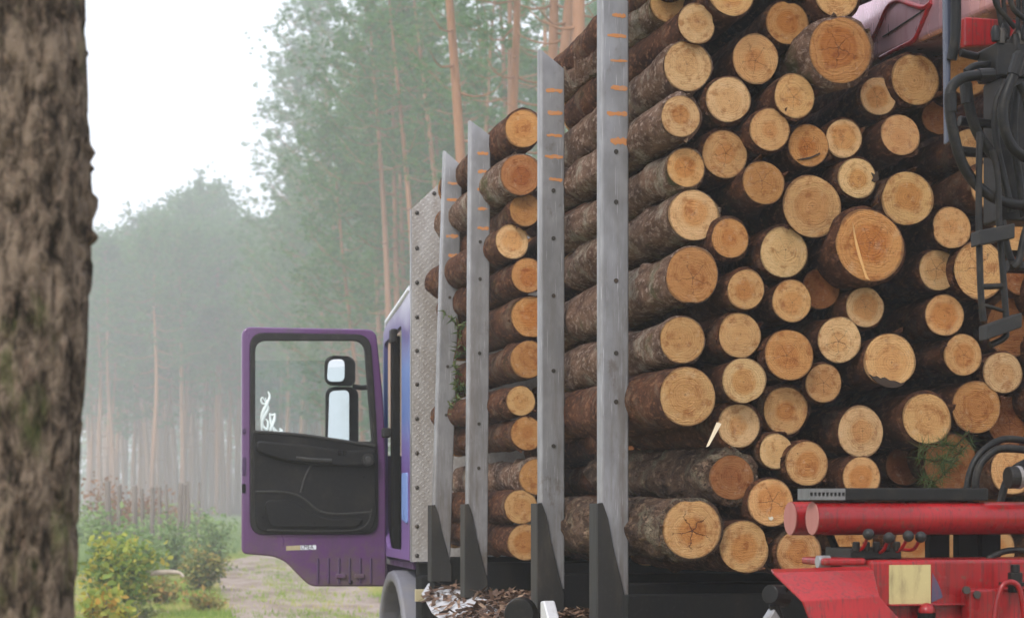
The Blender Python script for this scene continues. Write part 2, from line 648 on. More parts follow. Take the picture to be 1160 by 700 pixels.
def sawn_wood():
    """End grain in a unit disc (x, z): rings, heartwood, saw marks, stains, drying cracks (object colour = tone, alpha = cracks)."""
    m = N("sawn pine end grain", .78, 0, .25)
    R = m.oi.outputs["Random"]
    p = m.tc.outputs["Object"]
    ox = m.math('MULTIPLY', m.math('SUBTRACT', m.math('FRACT', m.math('MULTIPLY', R, 17.3)), .5), .22)
    oz = m.math('MULTIPLY', m.math('SUBTRACT', m.math('FRACT', m.math('MULTIPLY', R, 41.7)), .5), .22)
    cv = m.n("ShaderNodeCombineXYZ")
    m.link(ox, cv.inputs[0])
    m.link(oz, cv.inputs[2])
    seedv = m.n("ShaderNodeCombineXYZ")
    m.link(m.math('MULTIPLY', R, 91.0), seedv.inputs[1])
    q = m.vmath('ADD', p, cv.outputs[0])
    qs = m.vmath('ADD', q, seedv.outputs[0])
    wob = m.noise(qs, 1.6, 3)
    xs = m.sep(q)
    flat = m.n("ShaderNodeCombineXYZ")
    m.link(xs[0], flat.inputs[0])
    m.link(xs[2], flat.inputs[2])
    r0 = m.vmath('LENGTH', flat.outputs[0])
    r = m.math('MULTIPLY', r0, m.math('ADD', .72, m.math('MULTIPLY', wob, .56)))
    rv = m.n("ShaderNodeCombineXYZ")
    m.link(m.math('MULTIPLY', r, 26), rv.inputs[0])
    m.link(m.math('MULTIPLY', R, 57.0), rv.inputs[1])
    ring = m.noise(rv.outputs[0], 1.0, 1.5, .6)
    rings = m.rng(ring, .42, .68)
    per = m.math('SINE', m.math('MULTIPLY', r, m.math('ADD', 52, m.math('MULTIPLY', R, 40))))
    rings = m.math('ADD', m.math('MULTIPLY', rings, .65), m.math('MULTIPLY', m.rng(per, 0, 1), .35))
    # heartwood
    hr = m.math('ADD', .42, m.math('MULTIPLY', m.math('FRACT', m.math('MULTIPLY', R, 7.9)), .3))
    heart = m.math('SUBTRACT', 1, m.rng(r, m.math('SUBTRACT', hr, .16), m.math('ADD', hr, .08)))
    hk = m.rng(m.math('FRACT', m.math('MULTIPLY', R, 29.1)), .05, .8, .25, 1.0)
    base = m.oi.outputs["Color"]
    c = m.mix(m.math('MULTIPLY', heart, hk), base, m.mix(1.0, base, (.86, .66, .46), 'MULTIPLY'))
    rmask = m.rng(m.noise(m.vmath('ADD', qs, (9, 2, 4)), 1.9, 3), .35, .65, .15, .8)
    c = m.mix(m.math('MULTIPLY', rings, rmask), c, m.mix(1.0, c, (.66, .50, .36), 'MULTIPLY'))
    # saw marks: fine straight streaks
    rot = m.n("ShaderNodeCombineXYZ")
    m.link(m.math('MULTIPLY', R, 37.0), rot.inputs[1])
    sv = m.map((2.0, 1, 44), rot.outputs[0], (0, 0, 0), qs)
    saw = m.noise(sv, 1.0, 2)
    c = m.mix(m.math('MULTIPLY', m.rng(saw, .42, .7), .42), c, m.mix(1.0, c, (.74, .62, .5), 'MULTIPLY'))
    # blotches of resin and dirt
    st = m.noise(qs, 2.4, 6, .65)
    c = m.mix(m.math('MULTIPLY', m.rng(st, .50, .68), .75), c, m.mix(1.0, c, (.58, .38, .24), 'MULTIPLY'))
    lt = m.noise(m.vmath('ADD', qs, (3.1, 0, 5.2)), 3.0, 4, .6)
    c = m.mix(m.math('MULTIPLY', m.rng(lt, .56, .72), .35), c, m.mix(.5, c, (.80, .66, .46)))
    sp = m.noise(qs, 26, 3, .7)
    c = m.mix(m.math('MULTIPLY', m.rng(sp, .58, .70), .7), c, (.11, .06, .03))
    # pith
    c = m.mix(m.math('MULTIPLY', m.math('SUBTRACT', 1, m.rng(r0, .01, .05)), .6), c, (.20, .09, .04))
    # weathered rim under the bark
    rim = m.rng(m.math('ADD', m.vmath('LENGTH', p), m.math('MULTIPLY', m.math('SUBTRACT', m.noise(qs, 9, 3), .5), .10)), .93, 1.0)
    c = m.mix(m.math('MULTIPLY', rim, .7), c, (.17, .085, .04))
    # cracks where alpha says so
    an = m.math('ARCTAN2', xs[0], xs[2])
    cr = m.math('ABSOLUTE', m.math('SINE', m.math('ADD', m.math('MULTIPLY', an, 2.5), m.math('MULTIPLY', m.noise(qs, 3.5, 3), 2.6))))
    cw = m.math('MULTIPLY', m.math('SUBTRACT', 1, m.rng(m.math('MULTIPLY', cr, r0), .012, .055)), m.math('SUBTRACT', 1, m.rng(r0, .5, .85)))
    cw = m.math('MULTIPLY', cw, m.math('SUBTRACT', 1, m.oi.outputs["Alpha"]))
    c = m.mix(cw, c, (.10, .035, .015))
    m.color(c)
    h = m.math('ADD', m.math('MULTIPLY', rings, .25), m.math('MULTIPLY', saw, .5))
    h = m.math('ADD', h, m.math('MULTIPLY', m.noise(qs, 40, 2), .25))
    h = m.math('SUBTRACT', h, m.math('MULTIPLY', cw, .8))
    m.bump(h, .6, .08)
    return m.m


def bark_mat(name, a, b, flake, lichen, sc=1.0, moss=.35):
    m = N(name, .9, 0, .2)
    R = m.oi.outputs["Random"]
    sv = m.n("ShaderNodeCombineXYZ")
    m.link(m.math('MULTIPLY', R, 83.0), sv.inputs[1])
    p = m.vmath('ADD', m.tc.outputs["Object"], sv.outputs[0])
    v = m.map((1, .45, 1), (0, 0, 0), (0, 0, 0), p)
    n1 = m.noise(v, 9 * sc, 7, .68, .6)
    n2 = m.noise(v, 34 * sc, 5, .65)
    vo = m.vor(m.vmath('ADD', v, m.vmath('SCALE', m.noise(v, 16 * sc, 3, col=True))), 22 * sc, 'DISTANCE_TO_EDGE')
    c = m.mix(m.rng(n1, .35, .65), a, b)
    c = m.mix(m.math('MULTIPLY', m.rng(n2, .5, .68), .8), c, flake)
    c = m.mix(m.math('MULTIPLY', m.rng(m.noise(p, 5.2, 5, .7), .52, .68), .75), c, lichen)
    c = m.mix(m.math('MULTIPLY', m.rng(m.noise(m.vmath('ADD', p, (7, 3, 1)), 3.6, 5, .7), .56, .70), moss), c, (.10, .13, .035))
    c = m.mix(m.math('SUBTRACT', 1, m.rng(vo, .0, .06)), c, (.025, .017, .012))
    m.color(c)
    h = m.math('ADD', m.rng(vo, 0, .14), m.math('MULTIPLY', n2, .8))
    m.bump(h, 1.0, .02 / sc)
    return m.m


M['sawn'] = sawn_wood()
M['bark_red'] = bark_mat("thin flaky red pine bark", (.065, .021, .009), (.17, .064, .028), (.38, .165, .08), (.26, .17, .11), 1.3, .25)
M['bark_grey'] = bark_mat("grey lichen pine bark", (.13, .065, .04), (.33, .195, .13), (.64, .47, .37), (.54, .47, .37), 1.4, .6)
M['bark_rough'] = bark_mat("thick fissured pine bark", (.06, .032, .02), (.18, .105, .066), (.36, .235, .155), (.25, .22, .15), .9, .6)


def trunk_mat():
    m = N("standing pine trunk", .9, 0, .2)
    p = m.tc.outputs["Object"]
    z = m.sep(p)[2]
    v = m.map((1, 1, .25))
    n1 = m.noise(v, 14, 6, .7)
    t = m.rng(m.math('ADD', z, m.math('MULTIPLY', m.noise(m.map(), 1.2, 3), 3.0)), 1.5, 7.5)
    low = m.mix(n1, (.07, .042, .028), (.22, .13, .085))
    high = m.mix(n1, (.22, .105, .052), (.42, .225, .125))
    c = m.mix(t, low, high)
    c = m.mix(m.math('MULTIPLY', m.oi.outputs["Random"], .35), c, (.22, .16, .13))
    m.color(c)
    m.bump(n1, .6, .03)
    return m.m


M['trunk'] = trunk_mat()


def front_bark():
    m = N("rough foreground bark", .92, 0, .2)
    v = m.map((1, 1, .5))
    n1 = m.noise(v, 30, 6, .7, .4)
    n2 = m.noise(m.map((1, 1, .5)), 90, 4, .65)
    c = m.ramp(n1, [(.38, (.012, .009, .006)), (.48, (.07, .052, .038)), (.60, (.19, .145, .108))])
    c = m.mix(m.math('MULTIPLY', m.rng(n2, .5, .7), .5), c, (.19, .13, .095))
    c = m.mix(m.math('MULTIPLY', m.rng(m.noise(m.map((1, 1, .4)), 9, 5, .7), .52, .68), .55), c, (.10, .115, .04))
    m.color(c)
    m.bump(m.math('ADD', n1, m.math('MULTIPLY', n2, .4)), .9, .02)
    return m.m


M['front_bark'] = front_bark()


def leafy(name, cols, trans=.45, hue=.5):
    """Foliage: colour varies from face patch to face patch through the mesh's own 'tint' attribute."""
    m = N(name, .6, 0, .3)
    at = m.n("ShaderNodeAttribute", attribute_name="tint")
    n = len(cols)
    c = m.ramp(at.outputs["Fac"], [(i / max(1, n - 1), k) for i, k in enumerate(cols)])
    m.color(c)
    tr = m.n("ShaderNodeBsdfTranslucent")
    m.link(c, tr.inputs[0])
    mx = m.n("ShaderNodeMixShader")
    mx.inputs[0].default_value = trans
    m.link(m.b.outputs[0], mx.inputs[1])
    m.link(tr.outputs[0], mx.inputs[2])
    m.link(mx.outputs[0], m.t.nodes["Material Output"].inputs[0])
    return m.m


M['needles'] = leafy("pine needles", [(.052, .14, .04), (.095, .225, .062), (.16, .30, .085)])
M['oak'] = leafy("oak leaves", [(.08, .15, .03), (.15, .24, .045), (.28, .36, .06), (.48, .46, .07), (.58, .32, .05)])
M['shrub'] = leafy("low shrub leaves", [(.09, .13, .04), (.18, .21, .06), (.33, .32, .09), (.44, .26, .08)])
M['bracken'] = leafy("rusty bracken", [(.16, .075, .035), (.26, .12, .05), (.33, .17, .08)])
M['sapling'] = leafy("pale sapling leaves", [(.14, .22, .08), (.22, .33, .12), (.32, .42, .17)])
M['grass'] = leafy("roadside grass", [(.19, .29, .05), (.31, .40, .08), (.50, .45, .16), (.55, .42, .20)])
M['twig_green'] = leafy("fresh pine twig needles", [(.05, .09, .03), (.10, .15, .05), (.17, .20, .07)])
M['litter'] = leafy("bark litter", [(.035, .018, .011), (.08, .042, .025), (.16, .09, .055), (.28, .19, .13)], .02)


def ground_mat():
    m = N("forest ground", .95, 0, .15)
    p = m.tc.outputs["Object"]
    a = m.noise(m.map(), .35, 5, .6)
    b = m.noise(m.map(), 2.2, 6, .7)
    f = m.noise(m.map(), 18, 4, .7)
    c = m.mix(m.rng(a, .40, .60), (.19, .23, .065), (.34, .27, .14))
    c = m.mix(m.rng(b, .48, .66), c, (.40, .30, .17))
    c = m.mix(m.math('MULTIPLY', m.rng(f, .5, .7), .6), c, (.14, .15, .05))
    m.color(c)
    m.bump(m.math('ADD', b, f), .8, .08)
    return m.m


def road_mat():
    m = N("sandy forest road", .95, 0, .15)
    b = m.noise(m.map((1, .35, 1)), 1.6, 6, .65)
    f = m.noise(m.map(), 22, 5, .7)
    c = m.mix(m.rng(b, .38, .66), (.37, .30, .255), (.23, .175, .135))
    c = m.mix(m.math('MULTIPLY', m.rng(f, .52, .7), .5), c, (.42, .37, .33))
    m.color(c)
    m.bump(m.math('ADD', m.math('MULTIPLY', b, 2), f), .8, .06)
    return m.m


# ================================================================== the setting
def ground():
    n = 120
    xs = np.concatenate([np.linspace(-400, -40, 12), np.linspace(-36, 44, n), np.linspace(50, 400, 12)])
    ys = np.concatenate([np.linspace(-400, -12, 10), np.linspace(-8, 110, n), np.linspace(120, 600, 14)])
    X, Yg = np.meshgrid(xs, ys, indexing='ij')
    nx, ny = X.shape
    c = np.stack([X.ravel() * .35, Yg.ravel() * .35, np.zeros(X.size)], 1)
    Z = vnoise(c, 3) * .06 + vnoise(c * 3, 4) * .03
    rc = np.array([road_c(y) for y in Yg.ravel()])
    near = np.clip((np.abs(X.ravel() - rc) - 1.9) / 1.5, 0, 1)
    Z = Z * near + .05 * near
    V = np.stack([X.ravel(), Yg.ravel(), Z], 1)
    i, j = np.meshgrid(np.arange(nx - 1), np.arange(ny - 1), indexing='ij')
    a = (i * ny + j).ravel()
    F = np.stack([a, a + ny, a + ny + 1, a + 1], 1)
    tag(obj("ground", npmesh("ground", V, F, True), ground_mat()), kind="structure")


def road_c(y):
    return float(np.interp(y, [-400, 0, 26, 40, 50, 60, 75, 90, 130], [3.2, 3.2, 3.15, 3.7, 4.5, 6.6, 11.5, 18, 40]))


def road():
    ys = np.concatenate([np.linspace(-60, 20, 20), np.linspace(21, 90, 90)])
    V, F = [], []
    k = 9
    for y in ys:
        c = road_c(y)
        for a in range(k):
            t = a / (k - 1) * 2 - 1
            w = 1.55 + .25 * float(vnoise(np.array([[y * .5, 3 + t, 0]]), 5)[0])
            h = .006 + .03 * math.exp(-(t / .22) ** 2) + .025 * t * t * (abs(t) < .95)
            V.append((c + t * w, y, h + .012 * float(vnoise(np.array([[y * 1.3, t * 3, 9]]), 6)[0])))
    for i in range(len(ys) - 1):
        for a in range(k - 1):
            F.append((i * k + a, i * k + a + 1, (i + 1) * k + a + 1, (i + 1) * k + a))
    tag(obj("road", npmesh("road", V, F, True), road_mat()), kind="structure")


ground()
road()

# haze: even damp air round the whole scene
hz = MB().box(-260, 260, -25, 400, -1.2, 44).build("haze", None)
hm = bpy.data.materials.new("damp air")
hm.use_nodes = True
hn = hm.node_tree
hn.nodes.remove(hn.nodes["Principled BSDF"])
pv = hn.nodes.new("ShaderNodeVolumePrincipled")
pv.inputs["Color"].default_value = (.93, .96, 1, 1)
pv.inputs["Density"].default_value = .0028
pv.inputs["Anisotropy"].default_value = .2
hn.links.new(pv.outputs[0], hn.nodes["Material Output"].inputs["Volume"])
hz.data.materials.append(hm)
tag(hz, kind="stuff")


# ------------------------------------------------------------------ pine trees
def pine(seed, H, crown_from, lean, nl, dead=5, r0=.15):
    """Meshes of one pine: trunk with limbs, and needles in tufts along its twigs."""
    g = random.Random(seed)
    ng = np.random.default_rng(seed)
    mb = MB()
    bend = [(g.uniform(-1, 1), g.uniform(-1, 1)) for _ in range(4)]

    def axis(t):
        x = lean * t ** 1.25 + sum(.10 * b[0] * math.sin(t * (i + 1) * 2.4) for i, b in enumerate(bend))
        y = .3 * lean * t + sum(.10 * b[1] * math.sin(t * (i + 1) * 2.1 + .4) for i, b in enumerate(bend))
        return Vector((x, y, t * H))
    a0 = axis(0)
    ax = lambda t: axis(t) - Vector((a0.x, a0.y, 0))
    ts = [i / 16 for i in range(17)]
    mb.tube([ax(t) for t in ts], [max(.015, r0 * (1 - t) ** .75 * (1.25 if t == 0 else 1)) for t in ts], 9)
    tips = []
    for i in range(nl + dead):
        isdead = i >= nl
        t = crown_from + (1 - crown_from) * ((i + .5) / nl) ** .85 if not isdead else g.uniform(crown_from * .45, crown_from)
        t = min(t, .985)
        u = (t - crown_from) / (1 - crown_from)
        az = i * 2.4 + g.uniform(-.5, .5)
        L = (H * (.175 if seed < 16 else .125)) * (.55 + .75 * math.sin(math.pi * min(1, max(.08, u * .8 + .22)))) * g.uniform(.7, 1.2) * (1.0 - .55 * max(0, u) ** 2)
        if isdead: L *= .55
        rise = g.uniform(.05, .45) + .5 * max(0, u)
        p0 = ax(t)
        dirv = Vector((math.cos(az), math.sin(az), 0))
        pts = []
        for k in range(6):
            s = k / 5
            pts.append(p0 + dirv * (L * s) + Vector((g.uniform(-.06, .06), g.uniform(-.06, .06), L * (rise * s * s - .12 * s * (1 - s) * 4) - (.1 * s if isdead else 0))))
        rr = .034 * (1 - t) + .014
        mb.tube(pts, [rr * (1 - .8 * k / 5) for k in range(6)], 5)
        if isdead: continue
        for k in range(2, 6):
            for _ in range(2 if k < 3 else 3):
                b = pts[k] + Vector((g.uniform(-.1, .1), g.uniform(-.1, .1), 0))
                e = b + Vector((g.gauss(0, .32), g.gauss(0, .32), g.uniform(.02, .35))) + dirv * g.uniform(0, .35)
                mb.tube([b, e], [.010, .004], 3, False)
                for s in (.35, .7, 1.0):
                    tips.append(b.lerp(e, s))
    tips += [ax(.99) + Vector((0, 0, .2)), ax(1.0)]
    T = np.array([tuple(t) for t in tips])
    T = np.repeat(T, 2, 0) + ng.normal(0, .13, (len(T) * 2, 3))
    K = 40 if seed < 16 else 30
    n = len(T) * K
    d = ng.normal(0, 1, (n, 3))
    d[:, 2] = d[:, 2] * .7 + .35
    d /= np.linalg.norm(d, axis=1)[:, None]
    c = np.repeat(T, K, 0)
    ln = ng.uniform(.08, .19, n)[:, None]
    side = np.cross(d, ng.normal(0, 1, (n, 3)))
    side /= np.linalg.norm(side, axis=1)[:, None]
    w = ng.uniform(.005, .012, n)[:, None]
    V = np.empty((n * 3, 3))
    V[0::3] = c + d * .02 - side * w
    V[1::3] = c + d * .02 + side * w
    V[2::3] = c + d * ln
    me = npmesh("crown", V, np.arange(n * 3).reshape(-1, 3))
    tint = np.clip(np.repeat(ng.uniform(.1, .9, len(T)), K) + ng.normal(0, .12, n), 0, 1)
    me.attributes.new("tint", 'FLOAT', 'FACE').data.foreach_set("value", tint.astype(np.float32))
    me.materials.append(M['needles'])
    me.materials[0]
    tm = bpy.data.meshes.new("trunk")
    tm.from_pydata(mb.v, [], mb.f)
    tm.polygons.foreach_set("use_smooth", [True] * len(tm.polygons))
    tm.update()
    tm.materials.append(M['trunk'])
    return tm, me


PINES = [pine(11, 14.5, .50, .3, 34), pine(12, 14.0, .54, -.5, 30), pine(13, 15.0, .48, .6, 36), pine(14, 14.2, .56, -.2, 30), pine(15, 13.6, .42, .1, 38),
         pine(16, 16.5, .30, -1.9, 48, 8, .14), pine(17, 16.0, .20, -1.2, 56, 6, .13), pine(18, 17.0, .42, -.5, 44, 10, .16),
         pine(19, 22.0, .58, -1.9, 26, 12, .17), pine(20, 22.5, .56, -1.1, 25, 14, .165)]


def tree(kind, x, y, rz, s, label, group):
    r = thing("pine_tree", label, "tree", (x, y, 0), group)
    r.rotation_euler = (0, 0, rz)
    r.scale = (s, s, s)
    t, c = PINES[kind]
    for nm, me in (("trunk", t), ("crown", c)):
        o = bpy.data.objects.new(nm, me)
        COL.objects.link(o)
        o.parent = r
    return r


NEAR = [  # px, depth, kind, turn, scale, label
    (548, 27, 8, .25, 0.77, "orange-barked pine rising straight just left of the second stake from the cab"),
    (518, 66, 5, .2, 1.02, "tall misty pine crown left of the second stake's tip"),
    (515, 60, 5, .0, 1.0, "crooked leafy pine between the tips of the first and second stakes from the cab"),
    (508, 72, 6, .1, 1.0, "leafy pine directly behind the tip of the stake nearest the cab"),
    (490, 78, 6, .35, 1.02, "bushy misty pine directly behind the headboard's clipped corner"),
    (565, 29, 9, 1.9, 0.77, "forked red-barked pine in the gap left of the third stake"),
    (600, 24, 8, 2.8, 0.78, "tall orange pine trunk directly behind the third stake's slanted tip"),
    (622, 25, 9, 1.2, 0.77, "straight amber pine trunk just right of the third stake's tip"),
    (643, 21, 8, 4.1, 0.8, "thick grey-pink pine trunk above the bark-strewn log top"),
    (661, 22, 9, 2.2, 0.8, "thick golden pine trunk next to the tallest front stake"),
    (582, 36, 8, 1.1, 0.76, "dim thin pine between the second and third stakes, far back"),
    (533, 42, 9, 3.0, 0.76, "hazy pine trunk above the second stake from the cab"),
    (478, 74, 6, .6, 1.0, "dense pine crown standing left of the headboard's clipped corner"),
    (455, 52, 7, .8, .98, "misty pine in the narrow gap between door and headboard"),
    (676, 27, 8, 5.0, 0.77, "pine trunk mostly hidden behind the tallest front stake"),
]
for px, d, k, rz, s, lb in NEAR:
    p = P(px, 571, d * 1.7)
    tree(k, p.x, p.y, rz - TH, s * (1.5 if d < 58 else 1.9), lb, "pines at the roadside behind the truck")



def top_scale(px, d, H):
    """Tree size that brings the wood's skyline to the height it has in the photograph."""
    py = np.interp(px, [90, 130, 155, 190, 235, 262, 300, 335, 440], [292, 290, 284, 262, 252, 276, 284, 270, 225])
    return min(2.7, (EYE + (HORIZON - py) * d / FPX) / H)


FARS = [(172, 58, "bright orange trunk of a straight pine standing clear left of the cab door"),
        (245, 62, "tall straight pine trunk close beside the door's outer edge"),
        (128, 60, "slim hazy pine trunk next to the rough foreground trunk"),
        (207, 60, "thin pine trunk midway between foreground trunk and cab door")]
for i, (px, d, lb) in enumerate(FARS):
    p = P(px, 571, d * 2.8)
    tree(i % 5, p.x, p.y, i * 1.7, top_scale(px, d * 2.8, 14.3), lb, "pines of the misty forest")
g = random.Random(5)
placed = [P(a, 571, b * 2.8) for a, b, _ in FARS]
bands = [(95, 282, 170, 230, 40, "thin pine fading into mist in the forest left of the cab door"),
         (284, 436, 185, 255, 40, "blurred pine trunk seen through or above the open door's window"),
         (95, 436, 255, 335, 54, "faintest tall pine at the back of the misty forest"),
         (445, 700, 90, 190, 26, "hazy pine deep in the forest behind the loaded stakes")]
MID = [(412, 92, 6, "dull green pine standing where the right-hand wood meets the pale sky"), (436, 100, 9, "slim pine with high crown above the upper corner of the cab door"),
       (452, 84, 8, "thin reddish pine trunk over the gap between cab door and headboard"), (468, 96, 9, "thin pine trunk rising just left of the headboard's clipped corner"),
       (486, 80, 8, "leaning slim pine trunk over the headboard's clipped corner"), (503, 90, 9, "slim pine trunk straight above the stake nearest the cab"),
       (521, 78, 8, "reddish slim trunk between the first and second stakes from the cab"), (541, 88, 9, "thin trunk above the second stake's slanted tip"),
       (572, 82, 8, "thin dim trunk midway between the second and third stakes"), (590, 74, 9, "slim orange trunk just left of the third stake's tip"),
       (633, 70, 9, "slim orange trunk between the third stake and the thick grey-pink trunk"), (462, 120, 6, "far hazy pine filling the low gap beside the headboard"), (398, 130, 5, "hazy small pine low over the cab door's upper edge"),
       (322, 168, 0, "hazy pine at the lowest dip of the rising treeline, over the door's top edge"), (341, 160, 2, "hazy pine a step up the rising treeline over the door window"),
       (360, 150, 4, "hazy pine on the steep rise of the treeline above the door mirror"), (378, 145, 6, "pale pine whose side boughs edge the open sky highest up"),
       (396, 138, 6, "tall pale pine just inside the wood's sky edge")]
for i, (px, d, k, lb) in enumerate(MID):
    p = P(px, 571, d)
    tree(k, p.x, p.y, -TH + (i % 3) * .3, ({322: 1.75, 341: 1.75, 360: 2.2, 378: 2.4, 396: 2.6}.get(px) or (1.25 if k >= 8 else 1.35 if k == 6 else 1.2)), lb, "mid-distance pines behind the stakes")
for a, b, d0, d1, n, lb in bands:
    k = 0
    tries = 0
    while k < n and tries < 600:
        tries += 1
        d = g.uniform(d0, d1)
        px_ = a + (b - a) * ((k + g.uniform(.05, .95)) / n)
        p = P(px_, 571, d)
        if abs(p.x - road_c(p.y)) < 2.2 or any((p - q).length < 1.6 for q in placed): continue
        placed.append(p)
        kk = g.randrange(5) if a < 440 else g.choice([0, 2, 4, 7])
        sc = top_scale(px_, d, 14.3) * (g.uniform(.74, 1.02) if g.random() < .8 else g.uniform(1.02, 1.1)) if a < 440 else g.uniform(1.6, 2.0)
        tree(kk, p.x, p.y, g.uniform(0, 6.28), sc, lb, lb.split(" in ")[0] + " group")
        k += 1


def far_wood():
    g = np.random.default_rng(44)
    V, T = [], []
    for _ in range(26000):
        px, d = g.uniform(40, 760), g.uniform(345, 375)
        c = P(px, 571, d)
        z = abs(g.normal(0, 1)) * 3 if g.random() < .35 else g.uniform(2, 34)
        c = np.array([c.x, c.y, z])
        a, b_ = g.normal(0, .6, 3), g.normal(0, .6, 3)
        V += [c - a, c + b_, c + a]
        T.append(g.random())
    me = npmesh("distant_wood", np.array(V), np.arange(len(V)).reshape(-1, 3))
    me.attributes.new("tint", 'FLOAT', 'FACE').data.foreach_set("value", np.array(T, np.float32))
    tag(obj("distant_forest", me, M['needles']), kind="stuff")


far_wood()

# ------------------------------------------------------------------ foreground trunk
def front_tree():
    base = P(36, 571, 3.1)
    base.z = 0
    r = thing("pine_tree", "rough dark-barked trunk standing closest, cropped by the photo's edge", "tree", base)
    nz, na = 300, 96
    z = np.linspace(-.05, 8.5, nz)
    z = np.concatenate([np.linspace(-.05, .6, 20), np.linspace(.62, 3.2, 300), np.linspace(3.3, 8.5, 40)])
    nz = len(z)
    A, Z = np.meshgrid(np.arange(na) * 2 * math.pi / na, z)
    rad = np.interp(Z, [-.05, .2, .6, 1.4, 1.9, 3.2, 8.5], [.14, .105, .088, .080, .0855, .0815, .050])
    q = np.stack([np.cos(A).ravel() * 3.0, np.sin(A).ravel() * 3.0, Z.ravel() * 2.2], 1)
    h = vnoise(q * 2.2, 1) * .5 + vnoise(q * 5, 2) * .35 + vnoise(q * 11, 3) * .2
    ridge = 1 - np.abs(vnoise(np.stack([np.cos(A).ravel() * 6, np.sin(A).ravel() * 6, Z.ravel() * 2.2], 1), 8)) * 2
    pc = np.stack([np.cos(A).ravel() * 2.6, np.sin(A).ravel() * 2.6, Z.ravel() * 9], 1) + .5 * np.stack([h, h, h], 1)
    pl = np.minimum(np.abs(vnoise(pc, 21)), np.abs(vnoise(pc * np.array([1.3, 1.3, .6]) + 5, 22)))
    plates = np.clip(pl / .16, 0, 1) ** .6
    rr = rad.ravel() * (.93 + .06 * h + .04 * ridge + .15 * plates)
    V = np.stack([rr * np.cos(A.ravel()), rr * np.sin(A.ravel()), Z.ravel()], 1)
    V[:, 0] += np.interp(Z.ravel(), [0, 1.45, 1.79, 1.99, 2.19, 2.535, 4], [-.02, -.014, -.006, .004, .011, .0, -.01])
    i, j = np.meshgrid(np.arange(nz - 1), np.arange(na), indexing='ij')
    a, b = (i * na + j).ravel(), (i * na + (j + 1) % na).ravel()
    F = np.stack([a, b, b + na, a + na], 1)
    obj("trunk", npmesh("trunk", V, F, True), M['front_bark'], r)
    # lifted bark flakes on the side towards the truck
    for px, py, w, hh in ((100, 172, 9, 34), (103, 190, 7, 16), (102, 235, 10, 44), (103, 268, 8, 22), (96, 60, 6, 30), (94, 410, 6, 50), (92, 480, 5, 40)):
        c = P(px - 7, py, 3.1)
        m = MB()
        k = 3.1 / FPX
        pts = []
        for t in range(5):
            u = t / 4 - .5
            pts.append(c + Vector((CT, -ST, 0)) * (k * w * (1.5 - 3.2 * u * u + rnd.uniform(-.35, .35))) + Vector((0, 0, k * hh * u)))
        bk = [q_ - Vector((CT, -ST, 0)) * (k * w * 1.4) for q_ in pts]
        sh = Vector((ST, CT, 0)) * .012
        m.prism([q_ - sh for q_ in pts] + [q_ - sh for q_ in bk[::-1]], [q_ + sh for q_ in pts] + [q_ + sh for q_ in bk[::-1]])
        m.build("bark_flake", M['front_bark'], r, .002)
    cr = PINES[3][1]
    o = bpy.data.objects.new("crown", cr)
    COL.objects.link(o)
    o.parent = r
    o.scale = (.45, .45, .62)
    o.location = (0, 0, .2)


front_tree()


# ------------------------------------------------------------------ shrubs, grass, fence
OAK = [(0, 0), (.16, .12), (.14, .25), (.30, .33), (.22, .48), (.34, .60), (.20, .74), (.16, .9), (0, 1.0)]
OAK = OAK + [(-x, y) for x, y in OAK[-2:0:-1]]
PLAIN = [(0, 0), (.2, .3), (.22, .55), (0, 1), (-.22, .55), (-.2, .3)]


def leaf_cloud(seed, centres, size, outline, spread=.05, up=.3, tint=(0, 1)):
    g = np.random.default_rng(seed)
    V, F, T = [], [], []
    k = len(outline)
    O = np.array(outline)
    for c in centres:
        d = g.normal(0, 1, 3)
        d[2] = d[2] * .6 + up * .3
        d /= np.linalg.norm(d)
        s = np.cross(d, g.normal(0, 1, 3))
        s /= np.linalg.norm(s)
        nn = np.cross(d, s)
        L = size * g.uniform(.6, 1.25)
        pts = c + g.normal(0, spread, 3) + L * (O[:, 1:2] * d + O[:, 0:1] * s + (.35 * np.abs(O[:, 0:1]) - .25 * O[:, 1:2] ** 2) * nn)
        F.append(np.arange(k) + len(V) * k)
        V.append(pts)
        T.append(g.uniform(*tint))
    me = npmesh("leaves", np.concatenate(V), np.array(F))
    me.attributes.new("tint", 'FLOAT', 'FACE').data.foreach_set("value", np.array(T, np.float32))
    return me


def shrub(name, label, cat, px, py, d, w, h, n, size, mat, outline, seed, group=None, tint=(0, 1), base_z=0.0, stems=9):
    p = P(px, 571, d)
    p.z = base_z
    r = thing(name, label, cat, p, group)
    g = random.Random(seed)
    m = MB()
    cs = []
    for i in range(stems):
        a = g.uniform(0, 6.28)
        R = w * .5 * math.sqrt(g.random())
        e = Vector((math.cos(a) * R, math.sin(a) * R * .8, h * g.uniform(.55, 1) * (1 - .35 * (R / (w * .5)) ** 2)))
        mid = e * .5 + Vector((g.uniform(-.08, .08), g.uniform(-.08, .08), .08 * h))
        path = spline([p, p + mid, p + e], 5)
        m.tube(path, [.014 - .010 * k / (len(path) - 1) for k in range(len(path))], 5)
        for k in range(n // stems):
            t = g.uniform(.22, 1)
            q = path[min(len(path) - 1, int(t * (len(path) - 1)))] - p
            q = q + Vector((g.gauss(0, .13 * w * .6), g.gauss(0, .13 * w * .6), g.gauss(0, .09 * h)))
            q.z = max(.05, q.z)
            cs.append(tuple(q))
    m.build("stem", M['post'], r)
    me = leaf_cloud(seed, np.array(cs), size, outline, .03, .3, tint)
    obj("foliage", me, mat, r)
    return r


